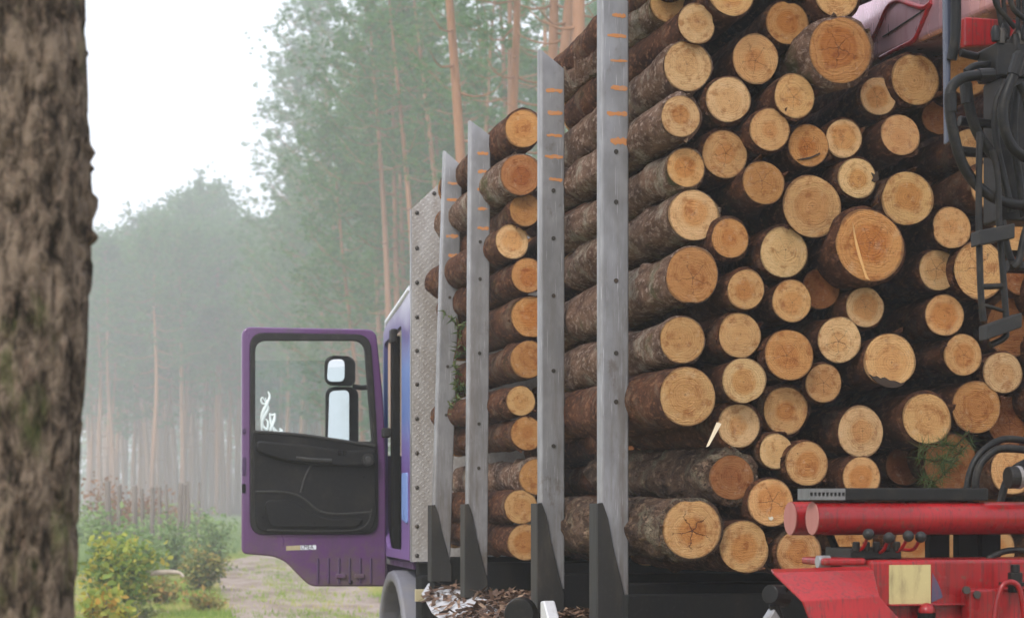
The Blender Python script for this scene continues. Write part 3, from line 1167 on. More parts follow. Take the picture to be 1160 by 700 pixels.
shrub("oak_shrub", "bushy young oak with yellow-green leaves beside the foreground trunk", "shrub", 138, 0, 25.5, 1.5, 1.45, 3000, .105, M['oak'], OAK, 1, None, (.1, .85), 0, 14)
shrub("oak_shrub", "drooping oak sprig with orange and yellow leaves at the foreground trunk's foot", "shrub", 112, 0, 21.5, .8, .72, 520, .125, M['oak'], OAK, 2, None, (.35, 1), 0, 8)
shrub("roadside_shrub", "rounded olive and tan shrub beside the outer edge of the cab door", "shrub", 228, 0, 33, 1.2, .95, 1600, .09, M['shrub'], OAK, 3, None, (.0, .9), 0, 12)
shrub("roadside_shrub", "small russet shrub between the oak bush and the track", "shrub", 180, 0, 28.5, .95, .55, 800, .085, M['shrub'], OAK, 4, None, (.3, 1), 0, 9)
shrub("roadside_shrub", "low straw-coloured shrub right of the lying branch", "shrub", 232, 0, 27, .8, .38, 320, .10, M['shrub'], PLAIN, 5, None, (.4, 1), 0, 9)
shrub("roadside_shrub", "dull green low shrub at the verge beneath the orange-leaved oak sprig", "shrub", 150, 0, 24.5, .8, .35, 320, .10, M['shrub'], PLAIN, 6, None, (0, .6), 0, 9)
for i, (px, d, w, h, lb) in enumerate([(240, 44, 1.5, 1.75, "feathery pale green sapling against the door's outer edge"),
                                       (120, 40, 1.6, 1.7, "pale green sapling in front of the leftmost fence posts"),
                                       (152, 39, 1.5, 1.45, "pale green sapling in front of the square-topped fence post"), (196, 41, 1.4, 1.4, "pale green sapling in front of the dark stout fence post"),
                                       (175, 62, 2.2, 2.1, "pale sapling growing behind the fence near the orange trunk"),
                                       (215, 60, 2.2, 1.9, "faint sapling behind the fence's farther posts"),
                                       (100, 58, 2.2, 2.2, "pale sapling right against the foreground trunk's side, behind the fence")]):
    shrub("sapling", lb, "shrub", px, 0, d, w, h, 700, .16, M['sapling'], PLAIN, 20 + i, "pale saplings by the fence", (0, 1), 0, 10)
for i, (px, d, w, h, lb) in enumerate([(135, 66, 3.4, 3.0, "rust-red beech shrub glowing in mist near the foreground trunk"),
                                       (160, 72, 3.6, 2.6, "rust-brown shrub behind the orange pine trunk"),
                                       (200, 78, 3.6, 2.2, "faint russet shrub in the mist right of the orange pine trunk"),
                                       (330, 74, 4.0, 1.9, "blurred tan shrub seen low through the door window"),
                                       (455, 48, 2.0, 1.7, "brown shrub in the slit between door and cab")]):
    shrub("rusty_shrub", lb, "shrub", px, 0, d, w, h, 900, .2, M['bracken'], PLAIN, 30 + i, "rusty autumn shrubs", (0, 1), 0, 12)


def scatter(name, mat, n, seed, blade, rng_fn, tint):
    g = np.random.default_rng(seed)
    V, T = [], []
    cnt = 0
    while cnt < n:
        q = rng_fn(g)
        if q is None: continue
        cnt += 1
        x, y, hgt, tn = q
        for _ in range(blade):
            a = g.uniform(0, 6.28)
            bx, by = x + g.normal(0, .05), y + g.normal(0, .05)
            lean = g.uniform(.1, .7) * hgt
            w = .006 + .004 * g.random()
            V += [(bx - w, by, 0), (bx + w, by, 0), (bx + math.cos(a) * lean, by + math.sin(a) * lean, hgt * g.uniform(.6, 1.1))]
            T.append(np.clip(tn + g.normal(0, .12), 0, 1))
    me = npmesh(name, np.array(V), np.arange(len(V)).reshape(-1, 3))
    me.attributes.new("tint", 'FLOAT', 'FACE').data.foreach_set("value", np.array(T, np.float32))
    return tag(obj(name, me, mat), kind="stuff")


def grass_at(g):
    d = 20 + 45 * g.random() ** 1.6
    p = P(g.uniform(60, 470), 571, d)
    off = abs(p.x - road_c(p.y))
    if off < 1.35 and g.random() > (.10 if off > .35 else .45): return None
    n = float(vnoise(np.array([[p.x * .8, p.y * .5, 0]]), 12)[0])
    if n < -.35 and g.random() < .5: return None
    return p.x, p.y, g.uniform(.05, .16) * (1.3 if off > 3 else .8), .35 - .45 * n


scatter("grass", M['grass'], 16000, 1, 4, grass_at, None)


def under_at(g):
    d = g.uniform(38, 190)
    p = P(g.uniform(85, 470), 571, d)
    if abs(p.x - road_c(p.y)) < 2.3: return None
    return p.x, p.y, g.uniform(.25, .95), g.uniform(0, 1)


scatter("undergrowth", M['sapling'], 9000, 2, 7, under_at, None)


def fence_post(px, w, top, d, label):
    b = P(px, 571, d)
    h = EYE + (HORIZON - top) * d / FPX
    m = MB()
    R = .8 * w * d / FPX / 2
    n = 8
    t = rnd.uniform(-.12, .12)
    m.tube([(b.x, b.y, -.1), (b.x + t * .5, b.y, h * .5), (b.x + t, b.y, h - .015), (b.x + t, b.y, h)], [R * 1.05, R, R * .97, R * .75], n)
    return tag(m.build("fence_post", M['post'], None, 0, True), label, "fence post", "weathered posts of the plantation fence")


for px, w, top, d, lb in [(125, 9, 545, 42, "thick fence post nearest the foreground trunk"), (133.5, 7, 549, 43, "slimmer fence post leaning close to the thick first one"),
                          (153, 9, 550, 45, "square-topped fence post above the oak bush, third in the row"), (162.5, 6, 553, 46, "thin fence post just right of the square-topped one"),
                          (172, 7, 552, 47, "fence post at the foot of the orange pine trunk"), (181, 6, 551, 48, "pale fence post, sixth in the row"),
                          (190, 5, 548, 50, "slender fence post in the middle of the row's far half"), (202, 8, 547, 46, "dark stout fence post over the olive shrub"),
                          (208, 5, 549, 50, "thin post touching the dark stout fence post"), (215, 5, 545, 52, "pale far fence post, next to last in the row"),
                          (225, 4, 546, 55, "faintest last post of the fence towards the cab door")]:
    fence_post(px, w, top, d, lb)

m = MB()
q = spline([P(150, 655, 25.8), P(172, 649, 25.9), P(200, 648, 26), P(208, 653, 26)], 5)
m.tube(q, [.022 + .022 * math.sin(math.pi * min(1, .25 + k / len(q))) for k in range(len(q))], 8)
tag(m.build("fallen_branch", M['deadwood'], None, 0, True), "short pale dead branch lying low beside the russet shrub", "branch")

# ================================================================== the truck
TX0, TX1 = 1.948, 4.45
truck = thing("log_truck", "purple and blue timber truck with open cab door and upright load stakes", "truck", (3.2, 8.5, 0))


def stake_pair(k, px_top, px_slv, px_bot, w_px, Yp, top_py, cut_py, slv_py, bot_py, marks, bolts, nm):
    """One stake on the near side: slanted hollow profile, sleeve at its foot, bolts and paint marks."""
    T0, B0 = PY(px_top, top_py, Yp), PY(px_slv, slv_py, Yp)
    d = depth_y(px_slv, Yp)
    w = w_px * d / FPX / .975
    dz = (cut_py - top_py) * d / FPX
    dep = .062

    def L(z):                       # left edge x at height z
        t = (z - B0.z) / (T0.z - B0.z)
        return B0.x + (T0.x - B0.x) * t
    zb = PY(px_bot, bot_py, Yp).z
    pr = round_poly([(0, 0), (w, 0), (w, dep), (0, dep)], [.016, .008, .008, .016], 4)
    m = MB()
    lo = [(L(zb) + x, Yp + y, zb + .02) for x, y in pr]
    hi = [(L(T0.z) + x, Yp + y, T0.z - dz * x / w) for x, y in pr]
    m.prism(lo, hi)
    s = m.build("stake", M['steel'], truck, .003)
    # cut end: a black plug paints the shade inside the hollow profile
    m = MB()
    pi = round_poly([(.012, .012), (w - .012, .012), (w - .012, dep - .012), (.012, dep - .012)], .006, 2)
    m.prism([(L(T0.z) + x, Yp + y, T0.z - dz * x / w - .03) for x, y in pi], [(L(T0.z) + x, Yp + y, T0.z - dz * x / w + .0015) for x, y in pi])
    m.build("stake_cavity_shade", M['black'], s)
    # sleeve: bent dark plate, its front edge running down to the right
    zs = B0.z
    lx = L(zs) - .016
    run = (zs - zb)
    m = MB()
    f = [(lx, zs), (lx + .022, zs + .004), (lx + .045, zs - .06), (lx + w * .55, zs - run * .42), (lx + w * .92, zs - run * .85), (lx + w + .01, zb), (lx + w + .01, zb - .10), (lx, zb - .10)]
    m.prism_xz(f, Yp - .016, Yp - .003)
    m.prism_xz([(lx, zs), (lx + .013, zs), (lx + .013, zb - .1), (lx, zb - .1)], Yp - .0025, Yp + dep + .05)
    m.build("stake_sleeve", M['sleeve'], s, .003)
    for py in bolts:
        c = PY(px_slv + (px_top - px_slv) * (slv_py - py) / (slv_py - top_py) + w_px * .54, py, Yp)
        m = MB()
        m.tube([(c.x, Yp + .002, c.z), (c.x, Yp - .004, c.z)], .0095, 12)
        m.build("bolt", M['bolt'], s)
    if marks:
        g = random.Random(k * 13)
        for py, hh in marks:
            z0 = PY(px_slv, py, Yp).z
            hz = hh * d / FPX / 2
            x0, x1 = L(z0) + w * g.uniform(.2, .42), L(z0) + w * g.uniform(.88, .96)
            n = 7
            tp = [(x0 + (x1 - x0) * i / n, z0 + hz * (.75 + g.uniform(-.35, .35)) * (.6 if i in (0, n) else 1)) for i in range(n + 1)]
            bt = [(x0 + (x1 - x0) * i / n, z0 - hz * (.75 + g.uniform(-.35, .35)) * (.6 if i in (0, n) else 1)) for i in range(n, -1, -1)]
            MB().prism_xz(bt + tp, Yp - .0012, Yp + .001).build("paint_mark", M['orange_mark'], s)
    return s


stake_pair(1, 503, 491, 490, 21, 10.61, 170, 188, 572, 640, [(207, 4), (226, 4), (247, 4), (267, 5), (289, 5)], [298, 337, 415, 470], "stake")
stake_pair(2, 532, 529, 529, 24, 9.58, 136, 153, 571, 656, [(173, 4), (194, 5), (214, 5), (236, 4), (258, 5)], [274, 316, 400, 480, 530], "stake")
stake_pair(3, 611.5, 611.5, 612, 28.5, 7.89, 55, 77, 570, 672, [(102, 6), (127, 6), (153, 4), (177, 5), (203, 5)], [216, 270, 335, 420, 505], "stake")
stake_pair(4, 680, 680, 680, 33, 6.879, -26, 0, 570, 688, [(17, 6), (40, 5), (68, 4), (99, 6), (128, 7), (159, 10), (-8, 5)], [172, 229, 318, 400, 455], "stake")

for Yp in (10.61, 9.58, 7.89, 6.879):        # cross beams under the load
    m = MB().box(TX0 + .004, TX1 - .004, Yp + .002, Yp + .16, 1.10, 1.325)
    m.build("bolster", M['black'], truck, .006)
for x in (2.75, 3.55):
    MB().box(x, x + .09, 4.6, 12.6, .80, 1.09).build("chassis_rail", M['black'], truck, .006)
m = MB()
for y in (5.0, 6.2, 7.4, 8.6, 9.9, 11.2):
    m.box(2.84, 3.55, y, y + .1, .84, 1.05)
m.build("crossmember", M['black'], truck)
MB().box(2.02, 4.4, 6.60, 11.25, 1.062, 1.088).build("bed_plate", M['black'], truck)
MB().box(TX0 + .01, TX1 - .01, 6.52, 6.59, .98, 1.30).build("rear_beam", M['black'], truck, .004)

# headboard: chequer plate with clipped upper corner
HY = 11.38
hl, hb = PY(467, 236, HY), PY(467, 636, HY)
hc = PY(504, 202, HY)
sl = (hc.z - hl.z) / (hc.x - hl.x)
outl = [(hl.x, hb.z), (hl.x, hl.z), (hc.x + .12, hc.z + .12 * sl), (4.45 - .3, hc.z + .12 * sl), (4.45, hl.z), (4.45, hb.z)]
hbd = plate("headboard", [outl], M['tread'], truck, 'xz', HY + .012, .012)
ed = MB()
ed.box(hl.x - .004, hl.x + .02, HY + .02, HY + .07, hb.z, hl.z - .004)
ed.build("edge_flange", M['steel'], hbd)
for py in (241, 281, 320, 359, 397, 435, 474, 513, 552, 596, 629):
    c = PY(472.5, py, HY)
    MB().ball((c.x, HY + .004, c.z), .014, 8, 6, (1, .6, 1)).build("bolt", M['bolt'], hbd, 0, True)
c = PY(492, 219, HY)
MB().ball((c.x, HY + .004, c.z), .014, 8, 6, (1, .6, 1)).build("bolt", M['bolt'], hbd, 0, True)
MB().box(1.99, 4.42, HY - .02, HY + .10, 1.02, hb.z - .006).build("headboard_beam", M['black'], truck, .005)

# ---- cab
CX = 1.946
YB, YF = 11.48, 12.66              # rear and front of the cab
HINGE_Y = 12.48
cab = MB()
cab.box(CX + .03, 4.42, YB, YB + .03, 1.26, 3.02)          # rear wall
cab.box(4.39, 4.42, YB + .03, YF - .05, 1.1, 2.86)                 # right side
cab.box(CX + .03, 4.39, YB + .03, YF, 1.22, 1.26)           # floor
cab.box(CX + .03, 4.39, YF - .03, YF, 1.0, 2.0)             # front below the windscreen
cab.build("cab", M['purple_dark'], truck, .004)
cabo = COL.objects["cab"]
side = [(YB, 1.28), (YB, 3.08), (11.9, 3.02), (12.45, 2.95), (12.60, 2.88), (YF, 2.1), (YF, 1.28)]
hole = round_poly([(11.80, 1.34), (11.80, 2.86), (12.57, 2.80), (12.57, 1.50), (12.40, 1.34)], .05)
plate("side_panel", [side, hole], M['cab_side'], cabo, 'yz', CX + .016, .03, .004)
sp = PX(459, 579, CX)
plate("blue_panel", [round_poly([(11.53, 1.52), (11.53, 1.86), (11.75, 1.86), (11.75, 1.55)], .03)], M['blue'], cabo, 'yz', CX - .003, .008, .002)
rf = MB()
rf.prism([(CX + .05, YB, 3.085), (CX + .05, 12.45, 2.955), (CX + .05, 12.60, 2.885), (CX + .12, 12.60, 2.97), (CX + .2, 12.45, 3.12), (CX + .25, YB, 3.42)],
         [(4.40, YB, 3.085), (4.40, 12.45, 2.955), (4.40, 12.60, 2.885), (4.33, 12.60, 2.97), (4.25, 12.45, 3.12), (4.2, YB, 3.42)])
rf.build("roof", M['roof_white'], cabo, .04, False, 4)
gut = MB()
gut.tube([(CX + .01, YB, 3.07), (CX + .005, 11.9, 3.01), (CX + .01, 12.45, 2.95), (CX + .03, 12.58, 2.89)], .022, 8)
gut.build("roof_gutter", M['roof_white'], cabo, 0, True)
c = PX(447, 381, CX - .01)
MB().obox((c.x - .01, c.y, c.z), (.022, 0, 0), (0, .05, 0), (0, 0, .05)).build("marker_lamp", M['rubber'], cabo, .012)
c = PX(441, 490, CX)
MB().obox((c.x - .02, c.y + .02, c.z), (.03, 0, 0), (0, .03, 0), (0, 0, .035)).build("door_hinge", M['rubber'], cabo, .01)
wp = MB()
wp.prism([(CX + .1, 12.60, 2.87), (CX + .1, 12.65, 2.02), (CX + .1, 12.635, 2.02), (CX + .1, 12.585, 2.87)], [(4.3, 12.60, 2.87), (4.3, 12.65, 2.02), (4.3, 12.635, 2.02), (4.3, 12.585, 2.87)])
wp.build("windscreen", M['glass'], cabo)
st = MB()
st.box(2.15, 2.6, 11.75, 12.2, 1.5, 1.72)
st.build("seat", M['seat'], cabo, .05)
st = MB()
st.box(2.15, 2.6, 11.62, 11.76, 1.70, 2.45)
st.build("seat_back", M['seat'], cabo, .05)
ent = MB()                             # hinge post inside the opening, coloured black
ent.box(CX + .045, CX + .10, 12.44, 12.56, 1.3, 2.85)
ent.build("hinge_post", M['black'], cabo, .01)

# wheel arch and wheels
WY = 11.92


def arc(cy, cz, r, a0, a1, n=18):
    return [(cy + r * math.cos(math.radians(a0 + (a1 - a0) * i / n)), cz + r * math.sin(math.radians(a0 + (a1 - a0) * i / n))) for i in range(n + 1)]


ar = MB()
o_, i_ = arc(WY, .60, .60, -12, 192), arc(WY, .60, .525, 192, -12)
ar.prism_yz(o_ + i_, CX - .055, CX + .40)
ar.build("wheel_arch", M['fender_grey'], cabo, .02)
MB().box(CX + .02, CX + .36, 11.10, 11.36, .62, 1.19).build("cab_step_box", M['black'], cabo, .02)
ra, rb = PY(470, 681, 11.09), PY(485, 667, 11.09)
MB().box(ra.x, rb.x, 11.08, 11.098, ra.z, rb.z).build("rear_reflector", M['sticker'], cabo, .004)


def wheel(x0, x1, y, label=None):
    w = MB()
    R, z = .50, .50
    prof = [(x0 + .02, .27), (x0, .33), (x0, .44), (x0 + .03, .49), (x0 + .06, R), (x1 - .06, R), (x1 - .03, .49), (x1, .44), (x1, .33), (x1 - .02, .27)]
    n = 40
    v = [(px_, y + r_ * math.cos(2 * math.pi * k / n), z + r_ * math.sin(2 * math.pi * k / n)) for px_, r_ in prof for k in range(n)]
    f = [(i * n + k, i * n + (k + 1) % n, (i + 1) * n + (k + 1) % n, (i + 1) * n + k) for i in range(len(prof) - 1) for k in range(n)]
    w.add(v, f)
    for k in range(n):
        a = 2 * math.pi * (k + .5) / n
        c_ = Vector(((x0 + x1) / 2, y + (R + .004) * math.cos(a), z + (R + .004) * math.sin(a)))
        w.obox(c_, ((x1 - x0) * .38, 0, 0), (0, -.022 * math.sin(a), .022 * math.cos(a)), (0, .008 * math.cos(a), .008 * math.sin(a)))
    t = w.build("wheel", M['rubber'], truck, 0, True)
    h = MB()
    h.tube([(x0 + .03, y, z), (x1 - .03, y, z)], .272, 32)
    h.tube([(x0 - .01, y, z), (x0 + .03, y, z)], .10, 20)
    for k in range(10):
        a = 2 * math.pi * k / 10
        h.tube([(x0 + .005, y + .17 * math.cos(a), z + .17 * math.sin(a)), (x0 + .03, y + .17 * math.cos(a), z + .17 * math.sin(a))], .016, 8)
    h.build("rim", M['silver'], t, .004)
    return t


wheel(CX + .04, CX + .34, WY)
wheel(4.08, 4.38, WY)
for y in (8.75, 7.35):
    wheel(2.06, 2.60, y)
    wheel(3.85, 4.36, y)

# mudguard sheets beside the bed, littered with bark
mg = MB()
A = [(1.99, 11.02, 1.15), (2.0, 10.4, 1.145), (1.985, 9.2, 1.14), (1.98, 8.0, 1.13), (1.98, 6.62, 1.12)]
Bq = [(2.62, 11.0, 1.135), (2.62, 10.3, 1.13), (2.62, 9.2, 1.13), (2.62, 8.0, 1.12), (2.62, 6.62, 1.11)]
Cq = [(1.90, 10.75, 1.10), (1.78, 9.75, 1.045), (1.74, 9.0, 1.02), (1.73, 8.0, 1.0), (1.73, 6.62, .99)]
n = len(A)
th = Vector((0, 0, -.008))
v = A + Bq + Cq
mg.add(v, [(i, i + 1, n + i + 1, n + i) for i in range(n - 1)] + [(2 * n + i, 2 * n + i + 1, i + 1, i) for i in range(n - 1)])
mgo = mg.build("mudguard", M['silver'], truck)
mm = mgo.modifiers.new("thick", 'SOLIDIFY')
mm.thickness = .006
fp = MB()
c0 = PX(590, 694, 1.80)
fp.tube([c0 + Vector((.05, .1, -.05)), c0, c0 + Vector((-.02, -.05, .0))], [.075, .075, .066], 20)
fp.build("filler_neck", M['dark_steel'], truck, .004)
c1 = PX(612, 693, 1.76)
fb = MB()
fb.prism([c1 + Vector((0, 0, -.05)), c1 + Vector((0, .0, .045)), c1 + Vector((0, -.05, .05)), c1 + Vector((0, -.12, -.01)), c1 + Vector((0, -.13, -.05))],
         [c1 + Vector((.05, 0, -.05)), c1 + Vector((.05, .0, .045)), c1 + Vector((.05, -.05, .05)), c1 + Vector((.05, -.12, -.01)), c1 + Vector((.05, -.13, -.05))])
fb.build("bent_bracket", M['silver'], truck, .006)


def litter():
    g = np.random.default_rng(9)
    V, T = [], []
    for _ in range(5200):
        y = g.uniform(6.65, 10.6)
        if g.random() < .72:
            t = g.random()
            x = 1.99 + .6 * t
            z = 1.142 + g.uniform(.006, .03)
            if y > 9.7 and g.random() < .75: continue
        else:
            t = g.random()
            xo = np.interp(y, [6.6, 8, 9, 9.75, 10.75], [1.73, 1.73, 1.74, 1.78, 1.90])
            zo = np.interp(y, [6.6, 8, 9, 9.75, 10.75], [.99, 1.0, 1.02, 1.045, 1.10])
            x = xo + (1.985 - xo) * t
            z = zo + (1.14 - zo) * t + g.uniform(.006, .025)
            if y > 9.2 and g.random() < .8: continue
        a = g.uniform(0, 6.28)
        L, w = g.uniform(.012, .05), g.uniform(.006, .018)
        d = np.array([math.cos(a), math.sin(a), g.normal(0, .35)]) * L
        s = np.array([-math.sin(a), math.cos(a), g.normal(0, .35)]) * w
        c = np.array([x, y, z])
        V += [c - d - s * .6, c + d - s, c + d * .8 + s, c - d + s * .8]
        T.append(g.random())
    me = npmesh("bark_litter", np.array(V), np.arange(len(V)).reshape(-1, 4))
    me.attributes.new("tint", 'FLOAT', 'FACE').data.foreach_set("value", np.array(T, np.float32))
    tag(obj("bark_litter", me, M['litter']), "loose brown bark scraps strewn over the truck's silver mudguard", "bark", kind="stuff")


litter()

# ---- open door, seen from inside, swung square to the cab
DY = HINGE_Y


def D(px, py):
    p = PY(px, py, DY)
    return (p.x, p.z)


px1 = DEPTH_PX = 12.48 / FPX        # metres per photograph pixel at the door
outer = round_poly([D(274, 627), D(274, 370), D(426, 373), D(434, 450), D(437, 520), D(438, 664), D(352, 664), D(338, 651), D(324, 636), D(310, 630)],
                   [.04, .07, .07, .1, .1, .01, .04, .12, .12, .12])
inner = round_poly([D(284, 604), D(284, 378), D(418, 380), D(423, 450), D(427, 520), D(427, 604)], [.10, .10, .10, .1, .1, .10])
door = plate("door", [outer, inner], M['purple'], truck, 'xz', DY + .03, .07, .012)
skin = round_poly([D(278, 622), D(278, 505), D(434, 505), D(434, 660), D(354, 660), D(326, 634), D(312, 626)], .03)
plate("outer_skin", [skin], M['purple_dark'], door, 'xz', DY + .085, .012)
# lower flange (pressed ribs) of the door below the trim
for px in (360, 372, 384, 396, 408, 420):
    a, b = D(px, 632), D(px, 660)
    MB().tube([(a[0], DY - .008, a[1]), (b[0], DY - .008, b[1])], .008, 6).build("pressed_rib", M['purple_dark'], door, 0, True)
for px in (386, 407):
    a = D(px, 652)
    MB().obox((a[0], DY - .014, a[1]), (.035, 0, 0), (0, .012, 0), (0, 0, .016)).build("check_bracket", M['purple'], door, .006)
a = D(397, 661)
MB().tube([(a[0], DY - .001, a[1] + .012), (a[0], DY - .010, a[1] + .012)], .016, 12).build("drain_plug", M['black'], door)
# latch on the outer edge
for py, hh in ((528, 10), (553, 5), (488, 3)):
    a = D(277, py)
    MB().obox((a[0] - .006, DY + .02, a[1]), (.012, 0, 0), (0, .036, 0), (0, 0, hh * px1)).build("latch", M['black' if hh == 5 else 'purple_dark'], door, .004)
# rubber seal ring
seal_o = round_poly([D(283, 605), D(283, 377), D(419, 379), D(424, 450), D(428, 520), D(428, 605)], [.10, .10, .10, .1, .1, .10])
seal_i = round_poly([D(289, 500), D(289, 386), D(412, 386), D(417, 450), D(421, 500)], [.02, .08, .08, .1, .02])
plate("window_seal", [seal_o, seal_i], M['rubber'], door, 'xz', DY + .005, .05, .006)
gp = [D(287, 506), D(287, 408), D(417, 408), D(422, 450), D(423, 506)]
plate("window_pane", [gp], M['glass'], door, 'xz', DY + .03, .006)
# trim panel
tp = round_poly([D(287, 490), D(345, 494.5), D(395, 500), D(425, 505), D(425, 585), D(420, 602), D(302, 603), D(290, 598), D(287, 560)], [.01, .3, .3, .02, .1, .1, .08, .08, .1])
trim = plate("trim_panel", [tp], M['trim'], door, 'xz', DY - .026, .03, .008)


def ridge(pts, r, name, mat, yo=-.042, n=6):
    q = spline([(D(a, b)[0], DY + yo, D(a, b)[1]) for a, b in pts], 6)
    return MB().tube(q, r, n).build(name, mat, trim, 0, True)


plate("armrest", [round_poly([D(289, 499), D(335, 503), D(392, 511), D(424, 509), D(424, 527), D(395, 529), D(352, 527), D(318, 522), D(289, 512)], .06)], M['trim'], trim, 'xz', DY - .062, .05, .018)
ridge([(287, 489), (320, 491), (350, 494), (390, 500), (424, 505)], .011, "sill_strip", M['trim_edge'], -.044)
ridge([(334, 519), (352, 521), (374, 522)], .014, "door_handle", M['trim_edge'], -.090)
ridge([(289, 557), (316, 557), (334, 560), (346, 567), (360, 578), (380, 582), (420, 580)], .009, "pocket_lip", M['trim_edge'])
ridge([(352, 527), (345, 540), (340, 558)], .008, "pocket_lip", M['trim_edge'])
ridge([(302, 600), (350, 601), (400, 600), (416, 592), (420, 576)], .006, "panel_edge", M['trim_edge'])
plate("door_pocket", [round_poly([D(298, 566), D(330, 566), D(348, 578), D(366, 588), D(412, 587), D(404, 597), D(304, 597)], .06)], M['trim'], trim, 'xz', DY - .05, .028, .01)
for (px, py, r, nm, mt) in ((415, 521, .044, "speaker", 'rubber'), (415, 521, .026, "speaker_cone", 'trim_edge')):
    a = D(px, py)
    MB().tube([(a[0], DY - .06, a[1]), (a[0], DY - (.098 if r > .03 else .102), a[1])], r, 22).build(nm, M[mt], trim, .006)
for dx in (-3, 2.5):
    a = D(386 + dx, 513)
    MB().obox((a[0], DY - .09, a[1]), (.012, 0, 0), (0, .012, 0), (0, 0, .017)).build("window_switch", M['black'], trim, .003)
for px, py in ((355, 592), (411, 540), (297, 585)):
    a = D(px, py)
    MB().tube([(a[0], DY - .03, a[1]), (a[0], DY - .068, a[1])], .009, 10).build("screw_cap", M['black'], trim)
# sticker with part of its print still legible
q0, q1 = D(324, 623.2), D(358, 617)
k0 = D(340, 617)
MB().prism_xz([(q0[0], q0[1]), (k0[0], q0[1] + .003), (k0[0], q1[1] - .002), (q0[0], q1[1] - .006)], DY - .0085, DY - .005).build("sticker", M['sticker'], door)
MB().prism_xz([(k0[0] + .002, q0[1] + .004), (q1[0], q0[1] + .006), (q1[0], q1[1]), (k0[0] + .002, q1[1] - .002)], DY - .0085, DY - .005).build("sticker", M['roof_white'], door)
tx = bpy.data.curves.new("sticker_text", 'FONT')
tx.body = "LMEA"
tx.size = .046
tx.extrude = .0006
to = bpy.data.objects.new("tmp", tx)
COL.objects.link(to)
tme = bpy.data.meshes.new_from_object(to)
bpy.data.objects.remove(to)
offd = root_off(door)
for v_ in tme.vertices:
    v_.co = Vector((k0[0] + .006 + v_.co.x * .78, DY - .0095 - v_.co.z, q0[1] + .008 + v_.co.y)) - offd
obj("sticker_text", tme, M['black'], door)
# white scroll decal in the window's lower corner
dc = MB()


def dcurve(pts, r):
    q = spline([(D(a, b)[0], DY + .024, D(a, b)[1]) for a, b in pts], 5)
    rr = [max(.0022, r * (.35 + .65 * math.sin(math.pi * (i + .5) / len(q)))) for i in range(len(q))]
    dc.tube(q, rr, 6)


for pts, r in [([(304, 443), (306, 449), (303, 457), (299, 465), (297, 473), (298, 482), (302, 487)], .013),
               ([(301, 455), (298, 450), (296, 453), (298, 457), (302, 456), (301, 450)], .008),
               ([(303, 456), (304, 463), (300, 471), (297, 479), (297, 488)], .012), ([(296, 478), (299, 483), (303, 486), (304, 478), (301, 474)], .010),
               ([(306, 468), (307, 477), (310, 485), (315, 490), (320, 488), (317, 485)], .014), ([(312, 468), (311, 476), (308, 484), (306, 489)], .014),
               ([(298, 488), (306, 490), (316, 491), (320, 490)], .013), ([(305, 468), (309, 470), (312, 468)], .008)]:
    dcurve(pts, r)
dc.build("window_decal", M['decal'], door, 0, True)

# mirrors carried on the outer side of the door
mir = MB()
MD = DY + .34


def mp(px, py, y=MD):
    p = PY(px, py, y)
    return p


def mirror(px0, px1_, py0, py1, glass_px, nm):
    a, b = mp(px0, py1), mp(px1_, py0)
    gx = mp(glass_px, py0).x
    f = round_poly([(a.x, a.z), (b.x, a.z), (b.x, b.z), (a.x, b.z)], .07, 5)
    m_ = MB()
    tl = lambda x: MD - .34 * (x - a.x)
    fr = [(x, tl(x) if x < gx + .01 else tl(gx) + .02 + (x - gx) * 1.2, z) for x, z in f]
    cx, cz = (a.x + b.x) / 2 + .03, (a.z + b.z) / 2
    bk = [(cx + (x - cx) * .72, MD + .16 + .05 * (x > cx), cz + (z - cz) * .85) for x, z in f]
    m_.prism(fr, bk)
    o = m_.build("side_mirror", M['rubber'], truck, .02, True)
    gi = round_poly([(a.x + .018, a.z + .03), (gx, a.z + .03), (gx, b.z - .03), (a.x + .03, b.z - .035)], .04, 4)
    g_ = MB()
    g_.prism([(x, tl(x) - .014, z) for x, z in gi], [(x, tl(x) + .004, z) for x, z in gi])
    g_.build("mirror_glass", M['glass_mirror'], o)
    return o


mirror(367, 406, 403, 437, 389, "upper")
mirror(368, 409, 438, 512, 394, "lower")
am = MB()
for py in (437, 506):
    a, b = mp(402, py), PY(424, py + 1, DY + .07)
    am.tube([(a.x, a.y + .06, a.z), ((a.x + b.x) / 2, a.y + .02, b.z + .01), (b.x, b.y, b.z)], .02, 8)
am.build("mirror_arm", M['rubber'], truck, 0, True)

# ================================================================== the load
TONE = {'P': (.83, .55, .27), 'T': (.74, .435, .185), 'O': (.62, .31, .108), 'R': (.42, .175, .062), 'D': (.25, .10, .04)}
WORD = {'P': 'pale', 'T': 'tan', 'O': 'orange', 'R': 'reddish', 'D': 'dark brown'}

